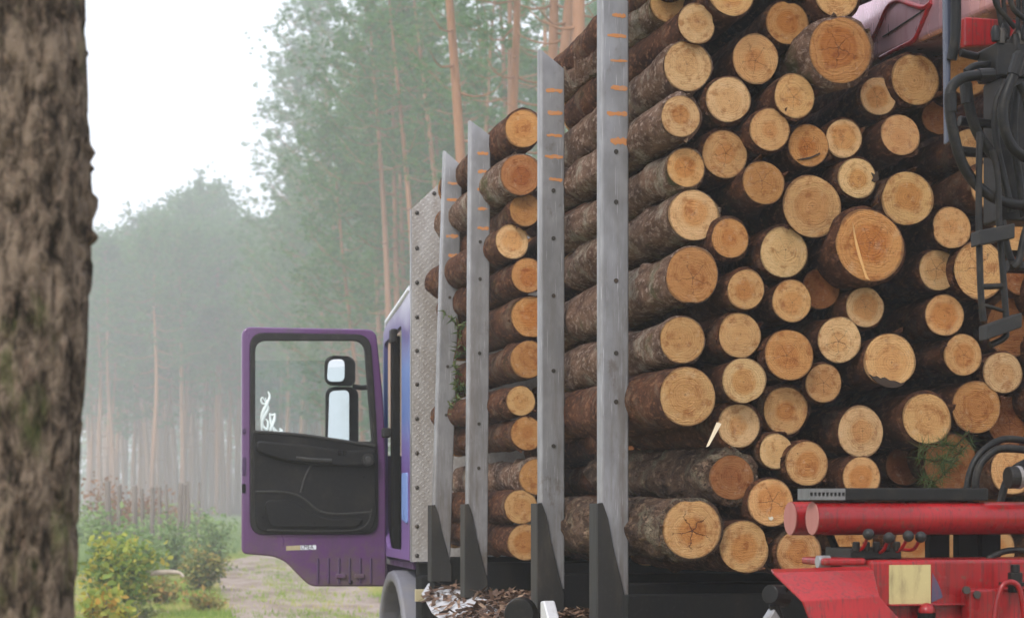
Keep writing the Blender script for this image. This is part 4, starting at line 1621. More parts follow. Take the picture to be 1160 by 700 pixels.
# px, py, radius, tone, own label, short name for neighbours' labels
LOGS = [
    (757, 4, 22, 'T', "topmost log against the rearmost stake, its bark sloping down beside the metal", "topmost log by the stake"),
    (789, 27, 22.5, 'P', None, None), (829, -8, 27, 'T', None, None),
    (892, 26, 25, 'O', "bright orange-hearted log with pale rim near the stack's top", "bright orange-hearted log"),
    (856, 67, 28, 'T', None, None),
    (779, 75, 29, 'P', "broad pale log end with combed saw marks beside the rearmost stake", "comb-marked pale log"),
    (825, 113, 26, 'P', None, None), (771, 132, 24, 'P', None, None), (900, 109, 25, 'T', None, None), (872, 147, 24, 'T', None, None),
    (821, 175, 27, 'T', None, None), (777, 190, 23, 'T', None, None),
    (916, 165, 24, 'O', "orange log end crossed by a dark low crack", "dark-cracked orange log"),
    (865, 207, 25, 'O', None, None), (920, 234, 35, 'T', "large smooth tan log with one small knot high in the stack", "large smooth tan log"),
    (786, 244, 30, 'P', "broad pale log with green moss on its bark beside the stake", "moss-barked pale log"),
    (952, 57, 38, 'O', "huge orange log with ragged loose bark rim below the red boom", "huge ragged-rimmed log"),
    (948, -6, 26, 'T', None, None), (1037, 90, 29, 'T', "large even tan log directly under the red boom", "tan log under the boom"),
    (995, 109, 22, 'P', None, None), (956, 157, 22, 'P', None, None), (1020, 153, 23.5, 'T', None, None),
    (971, 202, 23, 'P', "small pale log with a notch bitten from its rim", "notched small log"),
    (1028, 225, 31, 'T', None, None), (1063, 133, 20, 'R', None, None), (1099, 168, 22, 'T', None, None), (1096, 84, 25, 'O', None, None),
    (1124, 210, 27, 'T', None, None), (1163, 214, 23, 'T', None, None),
    (827, 270, 22.5, 'O', None, None), (888, 286, 28.5, 'P', None, None),
    (784, 312, 32, 'O', "thick stained log with curved check marks against the rearmost stake", "check-marked thick log"),
    (845, 328, 22.5, 'T', None, None), (897, 341, 24, 'T', None, None), (930, 327, 23, 'R', None, None), (773, 385, 27, 'T', None, None),
    (838, 380, 25.5, 'T', None, None), (894, 402, 29, 'O', None, None),
    (779, 449, 33, 'T', "stout log against the rearmost stake with wide light ring round its heart", "stout light-ringed log"),
    (843, 431, 26, 'P', None, None), (890, 465, 27, 'T', None, None), (933, 434, 22, 'T', None, None), (837, 482, 25, 'P', None, None),
    (985, 278, 41, 'O', "widest log in the middle, brown face crossed by a pale vertical streak", "widest streaked log"),
    (1078, 258, 24, 'T', None, None), (1063, 306, 23.5, 'P', None, None),
    (1110, 306, 32, 'T', "wide log end caught behind the dark steel step frame", "log behind the step frame"),
    (980, 348, 23, 'P', "small pale log with a scalloped ragged rim", "scalloped small log"),
    (951, 385, 26, 'P', None, None), (1008, 408, 31, 'T', "round tan log with its lower rim stained black", "black-rimmed tan log"),
    (1070, 357, 23.5, 'T', None, None), (1091, 402, 24, 'T', None, None), (1136, 422, 24, 'P', None, None),
    (1106, 461, 30, 'O', None, None), (1050, 474, 29, 'T', "clean round tan log above the pine sprig", "log above the pine sprig"),
    (975, 489, 28.5, 'P', "pale log with crisp target-like rings above the slotted grey plate", "target-ringed pale log"),
    (1147, 370, 33, 'R', None, None), (1150, 258, 27, 'T', None, None), (1146, 478, 29, 'R', None, None),
    (879, 511, 20, 'P', "smallest pale log with tight rings above the red tubes' ends", "smallest pale log"),
    (914, 525, 25.5, 'T', None, None), (976, 540, 23, 'T', None, None), (1024, 528, 22, 'D', None, None),
    (1077, 524, 32, 'R', "shaded log face half hidden by a green pine sprig", "sprig-covered log"),
    (1147, 533, 27, 'T', None, None), (873, 569, 27, 'T', "tan log with a white resin fleck low on its face, left of the red tubes", "resin-flecked log"),
    (905, 626, 26.5, 'T', "log end showing in the gap between red tubes and red fender", "log above the red fender"),
    (843, 619, 29.5, 'T', None, None), (966, 613, 24, 'O', None, None), (1035, 614, 23, 'O', None, None), (1082, 622, 22, 'T', None, None),
    (1120, 556, 22, 'R', None, None),
    (829, 541, 28, 'R', "dark reddish log with thick mossy bark above the star-cracked one", "dark reddish mossy log"),
    (784, 599, 36, 'T', "big bottom log beside the rearmost stake with star-shaped cracks", "star-cracked big log"),
    (1129, 623, 24, 'T', None, None), (936, 576, 22, 'D', None, None), (1156, 312, 22, 'R', None, None), (1000, 578, 24, 'D', None, None), (1060, 574, 24, 'D', None, None),
]
CRACKED = {73: .0, 31: .45, 12: .5, 5: .8, 43: .75}
ROUGH = {73, 72}
GREYB = {0, 5, 7, 11, 15, 31, 35, 16}


def log_meshes(seed, R, length, rough, nseg=48):
    """Bark sleeve and unit sawn disc of one log; local axis +Y, face at y = 0."""
    g = random.Random(seed)
    th = np.arange(nseg) * 2 * math.pi / nseg
    out = np.ones(nseg)
    for k in range(2, 6):
        out += (.045 if k == 2 else .024 / (k - 1) * 1.6) * g.uniform(-1, 1) * np.cos(k * th + g.uniform(0, 6.28))
    if g.random() < .3:                # a flat or notch from felling
        a = g.uniform(0, 6.28)
        out -= g.uniform(.03, .10) * np.exp(-((np.angle(np.exp(1j * (th - a)))) / .22) ** 2)
    ys = np.concatenate([[0, .004, .012, .03], np.linspace(.06, length, 34 if rough < 2 else 70)])
    T, Yl = np.meshgrid(th, ys)
    amp = (.015, .030, .048)[rough]
    bt = (.004, .007, .016)[rough]
    base = R * out[None, :] * (1 - .02 * Yl)
    q = np.stack([np.cos(T).ravel() * R * 18, Yl.ravel() * (7 if rough < 2 else 9) + seed * 7, np.sin(T).ravel() * R * 18], 1)
    q2 = q * 2.7
    h = vnoise(q, seed) * .6 + vnoise(q2, seed + 1) * .4
    if rough == 2: h = h * .6 + (1 - 2.2 * np.abs(vnoise(q * np.array([1.6, .6, 1.6]), seed + 5))) * .5
    rad = base + bt + amp * .5 * h.reshape(T.shape) + .012 * vnoise(np.stack([np.zeros(T.size) + seed, Yl.ravel() * 2.2, np.zeros(T.size)], 1), 3).reshape(T.shape)
    for _ in range(g.randint(3, 7)):
        ka, ky, kr = g.uniform(0, 6.28), g.uniform(.08, length), g.uniform(.018, .04)
        dd = (np.angle(np.exp(1j * (T - ka))) * R) ** 2 + (Yl - ky) ** 2
        rad = rad + g.uniform(.008, .024) * np.exp(-dd / kr ** 2)
    rad[0] = R * out * 1.0 + .001
    rad[1] = R * out + bt * .8
    edge = .006 * vnoise(np.stack([np.cos(th) * 5, np.full(nseg, seed), np.sin(th) * 5], 1), seed + 3)
    Y2 = Yl.copy()
    Y2[:4] += edge[None, :] + .004
    bx_, bz_ = g.uniform(-.03, .03), g.uniform(-.02, .03)
    yy = (Yl.ravel() / length) ** 2
    V = np.stack([rad.ravel() * np.cos(T).ravel() + bx_ * yy, Y2.ravel(), rad.ravel() * np.sin(T).ravel() + bz_ * yy], 1)
    ny = len(ys)
    i, j = np.meshgrid(np.arange(ny - 1), np.arange(nseg), indexing='ij')
    a, b = (i * nseg + j).ravel(), (i * nseg + (j + 1) % nseg).ravel()
    F = np.stack([a, a + nseg, b + nseg, b], 1)
    bark = npmesh("bark", V, F, True)
    # sawn faces
    fr = [0, .12, .3, .5, .7, .85, .95, 1.0]
    Vf = [(0, 0, 0)]
    tx, tz = g.uniform(-.05, .05), g.uniform(-.05, .05)
    for f in fr[1:]:
        for k in range(nseg):
            x, z = f * out[k] * math.cos(th[k]) * 1.003, f * out[k] * math.sin(th[k]) * 1.003
            Vf.append((x, (x * tx + z * tz) * .5 + (.010 if f == 1 else 0), z))
    Ff = []
    for k in range(nseg):
        Ff.append((0, 1 + k, 1 + (k + 1) % nseg, 0))
    tri = [(0, 1 + k, 1 + (k + 1) % nseg) for k in range(nseg)]
    quad = [(1 + r * nseg + k, 1 + (r + 1) * nseg + k, 1 + (r + 1) * nseg + (k + 1) % nseg, 1 + r * nseg + (k + 1) % nseg) for r in range(len(fr) - 2) for k in range(nseg)]
    face = bpy.data.meshes.new("sawn_end")
    face.from_pydata(Vf, [], tri + quad)
    face.polygons.foreach_set("use_smooth", [True] * len(face.polygons))
    return bark, face


def make_log(seed, c, R, tone, length, label, group, rough=0, crack=1.0, bark='bark_red', tilt=.012, jit=.07):
    g = random.Random(seed * 3 + 1)
    r = thing("log", label, "log", c, group)
    r.rotation_euler = (g.gauss(0, tilt), 0, g.gauss(0, tilt))
    bm, fm = log_meshes(seed, R, length, rough)
    b = obj("bark", bm, M[bark], r)
    f = obj("sawn_end", fm, M['sawn'], r)
    f.scale = (R, R, R)
    bri = g.uniform(.84, 1.12)
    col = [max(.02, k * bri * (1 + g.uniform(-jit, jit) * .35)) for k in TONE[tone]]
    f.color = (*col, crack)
    if seed < 300 and g.random() < .75:      # torn bark curling off round the sawn rim
        m_ = MB()
        for _ in range(g.randint(1, 3)):
            m_ = MB()
            a = g.uniform(0, 6.28)
            u = Vector((math.cos(a), 0, math.sin(a)))
            t_ = Vector((-math.sin(a), 0, math.cos(a)))
            w_, l_ = g.uniform(.008, .022), g.uniform(.02, .06)
            b0_ = u * (R + .003) + Vector((0, .02, 0))
            pts_ = [b0_ - t_ * w_, b0_ + t_ * w_, b0_ + t_ * w_ * .5 + Vector((0, -l_, 0)) + u * g.uniform(0, .02), b0_ - t_ * w_ * .3 + Vector((0, -l_ * .7, 0)) + u * g.uniform(0, .02)]
            m_.prism(pts_, [q_ + u * .004 for q_ in pts_])
            m_.build_local("bark_flake", M[bark], r)
    e = obj("far_end", fm, None, r)          # the other sawn end
    e.name = "sawn_end"
    e.scale = (R * .97, -R, R * .97)
    e.location = (0, length - .004, 0)
    e.color = f.color
    return r


# labels that single each log out: by its own look, else by tone, size and the marked log it lies against
anch = [(i, L[5], L[0], L[1]) for i, L in enumerate(LOGS) if L[5]]
used = set(L[4] for L in LOGS if L[4])


def dirword(dx, dy):
    a = math.degrees(math.atan2(-dy, dx)) % 360
    return ["right of", "upper-right of", "above", "upper-left of", "left of", "lower-left of", "below", "lower-right of"][int((a + 22.5) // 45) % 8]


labels = []
for i, (px, py, rp, tn, own, short) in enumerate(LOGS):
    if own:
        labels.append(own)
        continue
    size = "small" if rp < 23.2 else "medium" if rp < 27 else "large"
    best = None
    for (j, nm, ax_, ay_) in sorted(anch, key=lambda q: (q[2] - px) ** 2 + (q[3] - py) ** 2)[:6]:
        d_ = math.hypot(ax_ - px, ay_ - py) / (rp + LOGS[j][2])
        near = "just" if d_ < 1.35 else "slightly apart" if d_ < 2.3 else "well"
        lb = f"{size} {WORD[tn]} log end {near} {dirword(px - ax_, py - ay_)} the {nm}"
        if lb not in used:
            best = lb
            break
    used.add(best)
    labels.append(best)

LY = 6.48
LOGOBJ = {}
for i, (px, py, rp, tn, own, short) in enumerate(LOGS):
    g = random.Random(i + 100)
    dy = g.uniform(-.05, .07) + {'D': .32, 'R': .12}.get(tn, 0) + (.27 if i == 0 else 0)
    if i in (16, 43): dy = -.10
    if i in (73,): dy = -.06
    if i in (72,): dy = .0
    c = PY(px, py, LY + dy)
    d = depth_y(px, LY + dy)
    rough = 2 if i in ROUGH else 1 if i in GREYB else 0
    R = 1.02 * rp * d / FPX - (.002, .004, .009)[rough]
    ln = 1.8 + g.uniform(-.05, .05) - dy
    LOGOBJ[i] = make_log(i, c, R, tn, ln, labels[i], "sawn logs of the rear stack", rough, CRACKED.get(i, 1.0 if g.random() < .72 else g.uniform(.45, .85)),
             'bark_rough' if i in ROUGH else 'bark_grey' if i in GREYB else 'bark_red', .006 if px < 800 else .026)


def face_mark(px, py, pts, name, mat, lift=.007):
    """A stain, streak, crack or fleck on the sawn face of the log at that place."""
    i = min(range(len(LOGS)), key=lambda k: (LOGS[k][0] - px) ** 2 + (LOGS[k][1] - py) ** 2)
    r = LOGOBJ[i]
    c = Vector(r.location)
    q = [PY(p_[0], p_[1], c.y) - c for p_ in pts]
    inv = r.rotation_euler.to_matrix().inverted()
    q = [inv @ p_ for p_ in q]
    m_ = MB()
    m_.prism([Vector((p_.x, -lift, p_.z)) for p_ in q], [Vector((p_.x, .012, p_.z)) for p_ in q])
    return m_.build_local(name, M[mat], r)


face_mark(1008, 408, [tuple(v_) for v_ in spline([(984, 424, 0), (988, 426.5, 0), (992, 426, 0), (996, 428.6, 0), (1001, 427.5, 0), (1007, 431, 0), (1013, 431.5, 0), (1019, 434, 0), (1024, 433, 0), (1020, 437.2, 0), (1012, 439.3, 0), (1003, 438.4, 0), (994, 434.2, 0), (988, 429.5, 0)], 3)], "stain", 'stain')
face_mark(985, 278, [(965.5, 252), (967.5, 258), (969.5, 270), (973, 283), (977, 298), (981.5, 312), (985, 318), (980, 316), (976.5, 305), (971.5, 290), (968.5, 277), (966.5, 264)], "pale_streak", 'pale_wood', .004)
face_mark(916, 165, [(903, 181), (910, 179.6), (918, 178), (928, 173.5), (928.5, 175), (918, 180), (909, 181.6)], "crack", 'stain')
face_mark(971, 202, [(986.5, 196), (990, 198), (994, 194), (995, 204), (990.5, 207), (987, 205), (989, 201)], "notch", 'stain')
face_mark(873, 569, [(870, 585), (872, 586), (874, 584.5), (875.5, 587), (873, 589.5), (870.5, 588)], "resin_fleck", 'sticker_pale')

# logs just beyond the frame so that the stack does not end at the picture's border
for k, (px, py, rp) in enumerate([(1190, 40, 28), (1196, 100, 27), (1188, 160, 26), (1196, 266, 27), (1192, 330, 30), (1196, 395, 28), (1190, 452, 25), (1197, 512, 28), (1185, 575, 28), (1190, 628, 25),
                                  (1250, 70, 30), (1248, 140, 30), (1240, 215, 32), (1250, 290, 31), (1252, 360, 30), (1248, 430, 30), (1252, 500, 30), (1246, 570, 30), (1250, 625, 25),
                                  (776, -42, 24), (867, -40, 24), (906, -30, 20), (985, -20, 16)]):
    c = PY(px, py, LY + .03)
    make_log(300 + k, c, rp * depth_y(px, LY) / FPX, rnd.choice('PTTO'), 1.8, "log of the rear stack lying outside the photograph's frame", "rear stack logs outside the frame")

# ---- the forward stack, its ends showing between the stakes
SEC = [(593, 146, 22, 'O', "topmost forward-stack log between the second and third stakes"), (590, 198, 24, 'R', "reddish split-faced log second from top between the second and third stakes"),
       (595, 238, 19, 'O', "third log down between the second and third stakes"), (580, 274, 20, 'P', "small pale log fourth down, set deepest between second and third stakes"),
       (598, 312, 20, 'O', "fifth log down between the second and third stakes"), (602, 359, 24, 'O', "widest orange log halfway up between second and third stakes"),
       (599, 407, 22, 'O', "seventh log down between the second and third stakes"), (590, 454, 17.5, 'T', "thin log eighth down between the second and third stakes"),
       (597, 491, 19.5, 'O', "ninth log down between the second and third stakes"), (608, 540, 21, 'O', "log partly tucked behind the third stake, third from the bottom"),
       (590, 574, 20, 'T', "second log from the bottom between second and third stakes"), (595, 614, 21, 'T', "bottom log between the second and third stakes")]
SEC.append((652, 262, 17, 'O', "lone forward-stack log end glimpsed between the third stake and the tallest stake"))
SY = 9.19
for k, (px, py, rp, tn, lb) in enumerate(SEC):
    dy = (.10 if k == 3 else 0) + random.Random(k).uniform(-.03, .04)
    c = PY(px, py, SY + dy)
    make_log(200 + k, c, rp * depth_y(px, SY) / FPX - .003, tn, 1.9, lb, "logs of the forward stack", 1 if k in (1, 9) else 0, .7 if k == 1 else 1.0,
             'bark_grey' if k in (9, 1) else 'bark_red', .008)
g = random.Random(77)
cells = []
for col in range(4):
    for row in range(13):
        px, py = 700 + col * 42 + g.uniform(-4, 4), 150 + row * 39 + (col % 2) * 18 + g.uniform(-4, 4)
        if py > 622: continue
        c = PY(px, py, SY + g.uniform(0, .08))
        make_log(400 + col * 20 + row, c, .088, g.choice('TTOR'), 1.85, "forward-stack log end mostly hidden behind the rear stack", "hidden logs of the forward stack")

# ---- small things caught in the load


def twig(name, label, path, n, L, mat, seed, w=.0015, stemr=.004, up=0):
    p0 = Vector(path[0])
    r = thing(name, label, "twig", p0)
    q = spline(path, 6)
    m_ = MB()
    m_.tube(q, [stemr * (1 - .6 * i / (len(q) - 1)) for i in range(len(q))], 5)
    g_ = random.Random(seed)
    V, T = [], []
    for k in range(3):
        a = q[int(len(q) * (.3 + .2 * k))]
        e = a + Vector((g_.uniform(-.12, .12), g_.uniform(-.05, .02), g_.uniform(-.06, .12)))
        m_.tube([a, e], [stemr * .6, stemr * .3], 4)
        q = q + [a.lerp(e, t) for t in (.3, .5, .7, .9, 1)]
    m_.build("stem", M['bark_red'], r)
    for k in range(n):
        c = q[g_.randrange(2, len(q))]
        d = Vector((g_.gauss(0, 1), g_.gauss(0, .6) - .2, g_.gauss(0, 1) + up)).normalized()
        s = d.cross(Vector((g_.gauss(0, 1), g_.gauss(0, 1), g_.gauss(0, 1)))).normalized() * w
        l = L * g_.uniform(.5, 1.1)
        V += [c - s - p0, c + s - p0, c + d * l - p0]
        T.append(g_.random())
    me = npmesh("needles", np.array([tuple(v_) for v_ in V]), np.arange(len(V)).reshape(-1, 3))
    me.attributes.new("tint", 'FLOAT', 'FACE').data.foreach_set("value", np.array(T, np.float32))
    obj("needles", me, mat, r)
    return r


tw = LY - .16
twig("pine_sprig", "green pine sprig wedged across a shaded log face near the black hoses", [PY(1098, 488, tw), PY(1080, 508, tw), PY(1062, 522, tw), PY(1040, 518, tw)], 420, .07, M['twig_green'], 3)
twig("pine_sprig", "brown-green pine sprig drooping below the shaded log above the red tubes", [PY(1090, 505, tw), PY(1078, 528, tw), PY(1060, 545, tw), PY(1052, 552, tw)], 340, .07, M['twig_green'], 4)
tw = 10.5
twig("leafy_twig", "thin mossy twig dangling along the stake nearest the cab, upper piece", [PY(517, 360, tw), PY(519, 385, tw), PY(514, 410, tw), PY(520, 425, tw)], 110, .05, M['twig_green'], 5, .008)
twig("leafy_twig", "mossy twig with yellow-green leaves dangling along the stake nearest the cab, lower piece", [PY(516, 425, tw), PY(518, 445, tw), PY(515, 465, tw), PY(521, 478, tw)], 130, .05, M['twig_green'], 6, .009)
m = MB()
a, b = PY(801, 506, LY - .13), PY(814, 480, LY - .10)
m.prism([a, a + Vector((.008, 0, .004)), b + Vector((.012, 0, 0)), b + Vector((-.004, 0, .006))], [p_ + Vector((0, .012, 0)) for p_ in (a, a + Vector((.008, 0, .004)), b + Vector((.012, 0, 0)), b + Vector((-.004, 0, .006)))])
tag(m.build("wood_splinter", M['splinter']), "white sliver of split wood sticking out between two log ends", "splinter")
# torn bark on the top log between third and fourth stakes
g = random.Random(31)
m = MB()
for k in range(16):
    px = g.uniform(648, 682)
    b = PY(px, 104 - (px - 645) * .75, 7.55)
    e = b + Vector((g.uniform(-.05, .05), g.uniform(-.03, .03), g.uniform(.03, .13)))
    s = Vector((g.uniform(.006, .016), 0, 0))
    m.prism([b - s, b + s, e + s * .4, e - s * .3], [b - s + Vector((0, .008, 0)), b + s + Vector((0, .008, 0)), e + s * .4 + Vector((0, .012, 0)), e - s * .3 + Vector((0, .012, 0))])
tag(m.build("torn_bark", M['bark_grey']), "upright tatters of torn bark on the top log between third and fourth stakes", "bark", kind="stuff")

# ================================================================== the loader crane
CR = 5.12
crane = thing("loader_crane", "red hydraulic loading crane with hoses and levers at the truck's rear", "crane", (3.3, 5.3, 0))
# outrigger tubes
for (px, Yt) in ((921, CR), (896, CR + .17)):
    a = PY(px, 587, Yt)
    m = MB()
    R = 19 * depth_y(px, Yt) / FPX
    m.tube([(a.x, Yt, a.z), (4.42, Yt, a.z)], R, 40)
    t = m.build("outrigger_tube", M['red'], crane, 0, True)
    m = MB()
    m.tube([(a.x - .004, Yt, a.z), (a.x - .001, Yt, a.z)], [R * .97, R * .97], 40)
    m.build("tube_cap", M['red_end'], t)
a = PY(908, 588, CR + .085)
MB().tube([(a.x + .03, CR + .085, a.z - .012), (a.x + .2, CR + .085, a.z - .012)], .02, 12).build("piston_rod", M['dark_steel'], crane)
# slotted grey plate
a, b = PY(912, 569, CR + .02), PY(1114, 553, CR + .02)
y0, y1 = CR - .035, CR + .06
m = MB().box(PY(953, 560, CR).x, PY(1114, 560, CR).x, y0, y1, a.z + .006, b.z)
sp_ = m.build("step_plate", M['dark_steel'], crane, .004)
m = MB()
x0, x1 = PY(912, 560, CR).x, PY(952.5, 560, CR).x
z0, z1 = a.z + .008, b.z - .002
m.box(x0, x1, y0 + .012, y1, z0, z1)
k = 9
for i in range(k + 1):
    xx = x0 + (x1 - x0) * i / k
    m.box(xx - .0022 if i else x0, min(x1, xx + .0022), y0, y0 + .012, z0 + .012, z1 - .012)
m.box(x0, x1, y0, y0 + .012, z0, z0 + .0118)
m.box(x0, x1, y0, y0 + .012, z1 - .0118, z1)
m.build("grille", M['grille'], sp_)
for px in (965, 1030, 1100):
    x = PY(px, 560, CR).x
    MB().box(x - .02, x + .02, y0 + .02, y0 + .08, a.z - .02, a.z + .004).build("plate_mount", M['black'], sp_)

# valve block and levers with ball knobs
vb = MB()
p0, p1 = PY(958, 633, CR - .06), PY(1015, 620, CR - .06)
vb.box(p0.x, p1.x, CR - .10, CR + .1, p0.z, p1.z)
for i in range(5):
    xx = p0.x + (p1.x - p0.x) * (i + .5) / 5
    vb.tube([(xx, CR - .1, p1.z - .01), (xx, CR - .1, p1.z + .02)], .012, 8)
vb.build("valve_block", M['dark_steel'], crane, .004)
for (kx, ky, bx, by) in ((984, 605, 962, 624), (1007, 609, 985, 626), (1029, 607, 1003, 625), (1043, 608, 1020, 622)):
    e, s = PY(kx, ky, CR - .16), PY(bx, by, CR - .06)
    mid = (e + s) / 2 + Vector((.01, 0, -.018))
    lv = MB().tube(spline([s, mid, e], 5), .0055, 8).build("control_lever", M['red'], crane, 0, True)
    MB().ball(e, .0175, 18, 12).build("knob", M['rubber'], lv, 0, True)
MB().tube([PY(940, 605, CR + .05), PY(952, 634, CR + .05)], .012, 8).build("strut", M['black'], crane)
for px in (1060, 1092, 1118):
    a, b = PY(px, 598, CR + .12), PY(px, 636, CR + .12)
    MB().box(a.x - .03, a.x + .04, CR + .10, CR + .14, b.z, a.z).build("bracket", M['black'], crane, .004)

# red main beam with its faded sticker
BYY = 4.98
zt = PY(1000, 634, BYY).z
bx0 = PY(986, 640, BYY).x
beam = MB().box(bx0, 4.40, BYY, BYY + .22, 1.02, zt).build("crane_beam", M['red'], crane, .012, False, 3)
a, b = PY(936, 641, BYY), PY(985, 632, BYY)
MB().box(a.x, b.x, BYY + .02, BYY + .2, a.z, b.z).build("beam_end", M['red'], beam, .008)
MB().tube([(a.x - .004, BYY + .06, (a.z + b.z) / 2), (a.x + .035, BYY + .06, (a.z + b.z) / 2)], .019, 14).build("grey_cap", M['steel'], beam)
a, b = PY(1007, 684, BYY), PY(1054, 637, BYY)
MB().box(a.x, b.x, BYY - .0022, BYY + .002, a.z, b.z - .006).build("faded_sticker", M['faded'], beam)
a, b, c_ = PY(1055, 682, BYY), PY(1068, 676, BYY), PY(1056, 648, BYY)
MB().prism_xz([(a.x, a.z), (b.x, b.z), (b.x - .01, b.z + .03), (c_.x, c_.z)], BYY - .0015, BYY + .002).build("sticker_remnant", M['blue_rub'], beam)
a, b = PY(1004, 686, BYY), PY(1096, 682.5, BYY)
MB().box(a.x, b.x, BYY - .03, BYY + .002, a.z, b.z).build("ledge", M['red'], beam, .003)
a = PY(1053, 691, BYY - .05)
MB().ball((a.x, BYY - .03, a.z - .004), .026, 16, 10).build("grease_cap", M['red'], beam, 0, True)
m = MB().tube([(a.x, BYY - .03, a.z - .008), (a.x, BYY - .03, a.z - .05)], .027, 14)
m.build("pivot_nut", M['black'], beam)
# side box with red pipe loop
a = PY(1096, 667, BYY - .05)
bxp = MB().box(a.x, 3.15, BYY - .06, BYY - .004, 1.02, a.z).build("control_box", M['red'], crane, .008)
for px, py in ((1094, 668), (1106, 673)):
    c_ = PY(px, py, BYY - .06)
    MB().tube([(c_.x, BYY - .058, c_.z), (c_.x, BYY - .068, c_.z)], .012, 10).build("bolt", M['bolt'], bxp)
q = spline([PY(1126, 706, 4.86), PY(1129, 682, 4.86), PY(1135, 664, 4.86), PY(1143, 659, 4.86), PY(1152, 662, 4.86), PY(1157, 675, 4.86), PY(1161, 700, 4.86)], 6)
MB().tube(q, .0085, 10).build("red_pipe", M['red'], crane, 0, True)
m = MB()
c_ = PY(1150, 652, 4.90)
m.tube([(c_.x, 4.90, c_.z - .05), (c_.x, 4.90, c_.z + .01)], .022, 14)
m.tube([(c_.x, 4.90, c_.z + .01), (c_.x, 4.90, c_.z + .035)], .014, 12)
m.obox((c_.x + .03, 4.90, c_.z - .025), (.075, 0, 0), (0, .02, 0), (0, 0, .006))
m.build("hydraulic_fitting", M['dark_steel'], crane, .002)

# bent red fender in front
FY = 4.72


def fq(px, py, y): return PY(px, py, y)


fe = MB()
A_ = [fq(873, 647, FY + .16), fq(982, 643.5, FY + .16)]
C_ = [fq(876, 651, FY + .12), fq(989, 648, FY + .12)]
E_ = [fq(908, 682, FY), fq(995, 676, FY)]
H_ = [fq(916, 702, FY - .005), fq(1019, 702, FY - .005)]
I_ = [fq(930, 720, FY), fq(1030, 720, FY)]
rows = []
for L_ in (A_, C_, E_, H_, I_):
    rows.append([L_[0].lerp(L_[1], t) for t in (0, .5, 1)])
v = [p_ for r_ in rows for p_ in r_]
f = [(r_ * 3 + c_i, r_ * 3 + c_i + 1, r_ * 3 + c_i + 4, r_ * 3 + c_i + 3) for r_ in range(4) for c_i in range(2)]
fe.add(v, f)
fo = fe.build("fender", M['red'], crane)
mm = fo.modifiers.new("thick", 'SOLIDIFY')
mm.thickness = .008
mm.offset = 1
mm = fo.modifiers.new("bevel", 'BEVEL')
mm.width = .012
mm.segments = 3
mm.limit_method = 'ANGLE'
mm.angle_limit = math.radians(25)
# lamp, bracket and pipe under its left edge
m = MB()
c_ = fq(880, 676, FY + .2)
m.tube([c_ + Vector((-.03, -.02, .01)), c_ + Vector((.03, .03, 0))], [.028, .034], 14)
m.tube([c_ + Vector((-.01, 0, -.02)), c_ + Vector((.02, .02, -.09))], .016, 10)
m.tube([c_ + Vector((.03, 0, .03)), c_ + Vector((.01, .0, -.01))], .012, 10)
m.build("work_lamp", M['dark_steel'], crane, .003)
m = MB()
c_ = fq(874, 697, FY + .18)
m.prism([c_ + Vector((-.03, 0, -.04)), c_ + Vector((.01, 0, .02)), c_ + Vector((.05, 0, -.04))], [c_ + Vector((-.03, .05, -.04)), c_ + Vector((.01, .05, .02)), c_ + Vector((.05, .05, -.04))])
m.build("bracket", M['steel'], crane, .004)
MB().box(2.25, 2.42, 4.78, 4.97, 1.0, 1.30).build("fender_bracket", M['black'], crane, .004)

# column, foot and folded boom
MB().box(3.02, 3.62, 4.98, 5.62, 1.10, 1.45).build("crane_foot", M['black'], crane, .01)
MB().tube([(3.34, 5.32, 1.45), (3.34, 5.32, 3.55)], [.16, .13], 24).build("crane_column", M['red'], crane, .01)
bo = MB()
l0, l1 = PX(993, 67, 3.12), PX(1071, 33, 3.12)
zat = lambda y: l0.z + (l1.z - l0.z) * (y - l0.y) / (l1.y - l0.y)
ye = 7.55
ze, zn = zat(ye), zat(5.05)
bo.prism([(3.12, ye, ze), (3.46, ye, ze), (3.46, ye, ze + .30), (3.12, ye, ze + .27)], [(3.12, 5.05, zn), (3.46, 5.05, zn), (3.46, 5.05, zn + .50), (3.12, 5.05, zn + .50)])
boom = bo.build("boom", M['red_sheen'], crane, .02, False, 3)


def onboom(px, py):
    return PX(px, py, 3.117)


for pts in ([(988, 46), (996, 30), (1006, 8), (1018, 1), (1030, 5), (1046, 9), (1055, 3)], [(1055, 3), (1050, 14), (1040, 38), (1034, 47), (1020, 54), (998, 66)]):
    q = spline([onboom(*p_) for p_ in pts], 4)
    MB().tube(q, .0105, 8).build("boom_rib", M['red'], boom, 0, True)
q = [onboom(1000, 42), onboom(1046, 12)]
MB().tube(q, .003, 6).build("boom_seam", M['bolt'], boom)
m = MB()
a, b = PY(1091, 20, 5.75), PY(1140, 57, 5.75)
m.prism_xz([(a.x, b.z), (b.x, b.z + .02), (b.x + .05, a.z), (a.x, a.z)], 5.74, 5.775)
m.build("boom_bracket", M['red'], boom, .006)

# upright guard bar and dark bar
UY = 5.22
a0, a1 = PY(1071, -30, UY), PY(1077, 163, UY)
w = 8 * depth_y(1074, UY) / FPX
m = MB()
m.prism([(a0.x, UY, a0.z), (a0.x + w, UY, a0.z), (a0.x + w, UY + .03, a0.z), (a0.x, UY + .03, a0.z)], [(a1.x - .012, UY, a1.z), (a1.x - .012 + w * .55, UY, a1.z + .01), (a1.x - .012 + w * .55, UY + .03, a1.z), (a1.x - .012, UY + .03, a1.z)])
m.build("guard_bar", M['bar'], crane, .006)
MB().tube(spline([PY(1083, -30, UY - .02), PY(1083, 20, UY - .02), PY(1082, 45, UY - .02), PY(1078, 68, UY - .01)], 5), .0165, 12).build("hose", M['hose'], crane, 0, True)


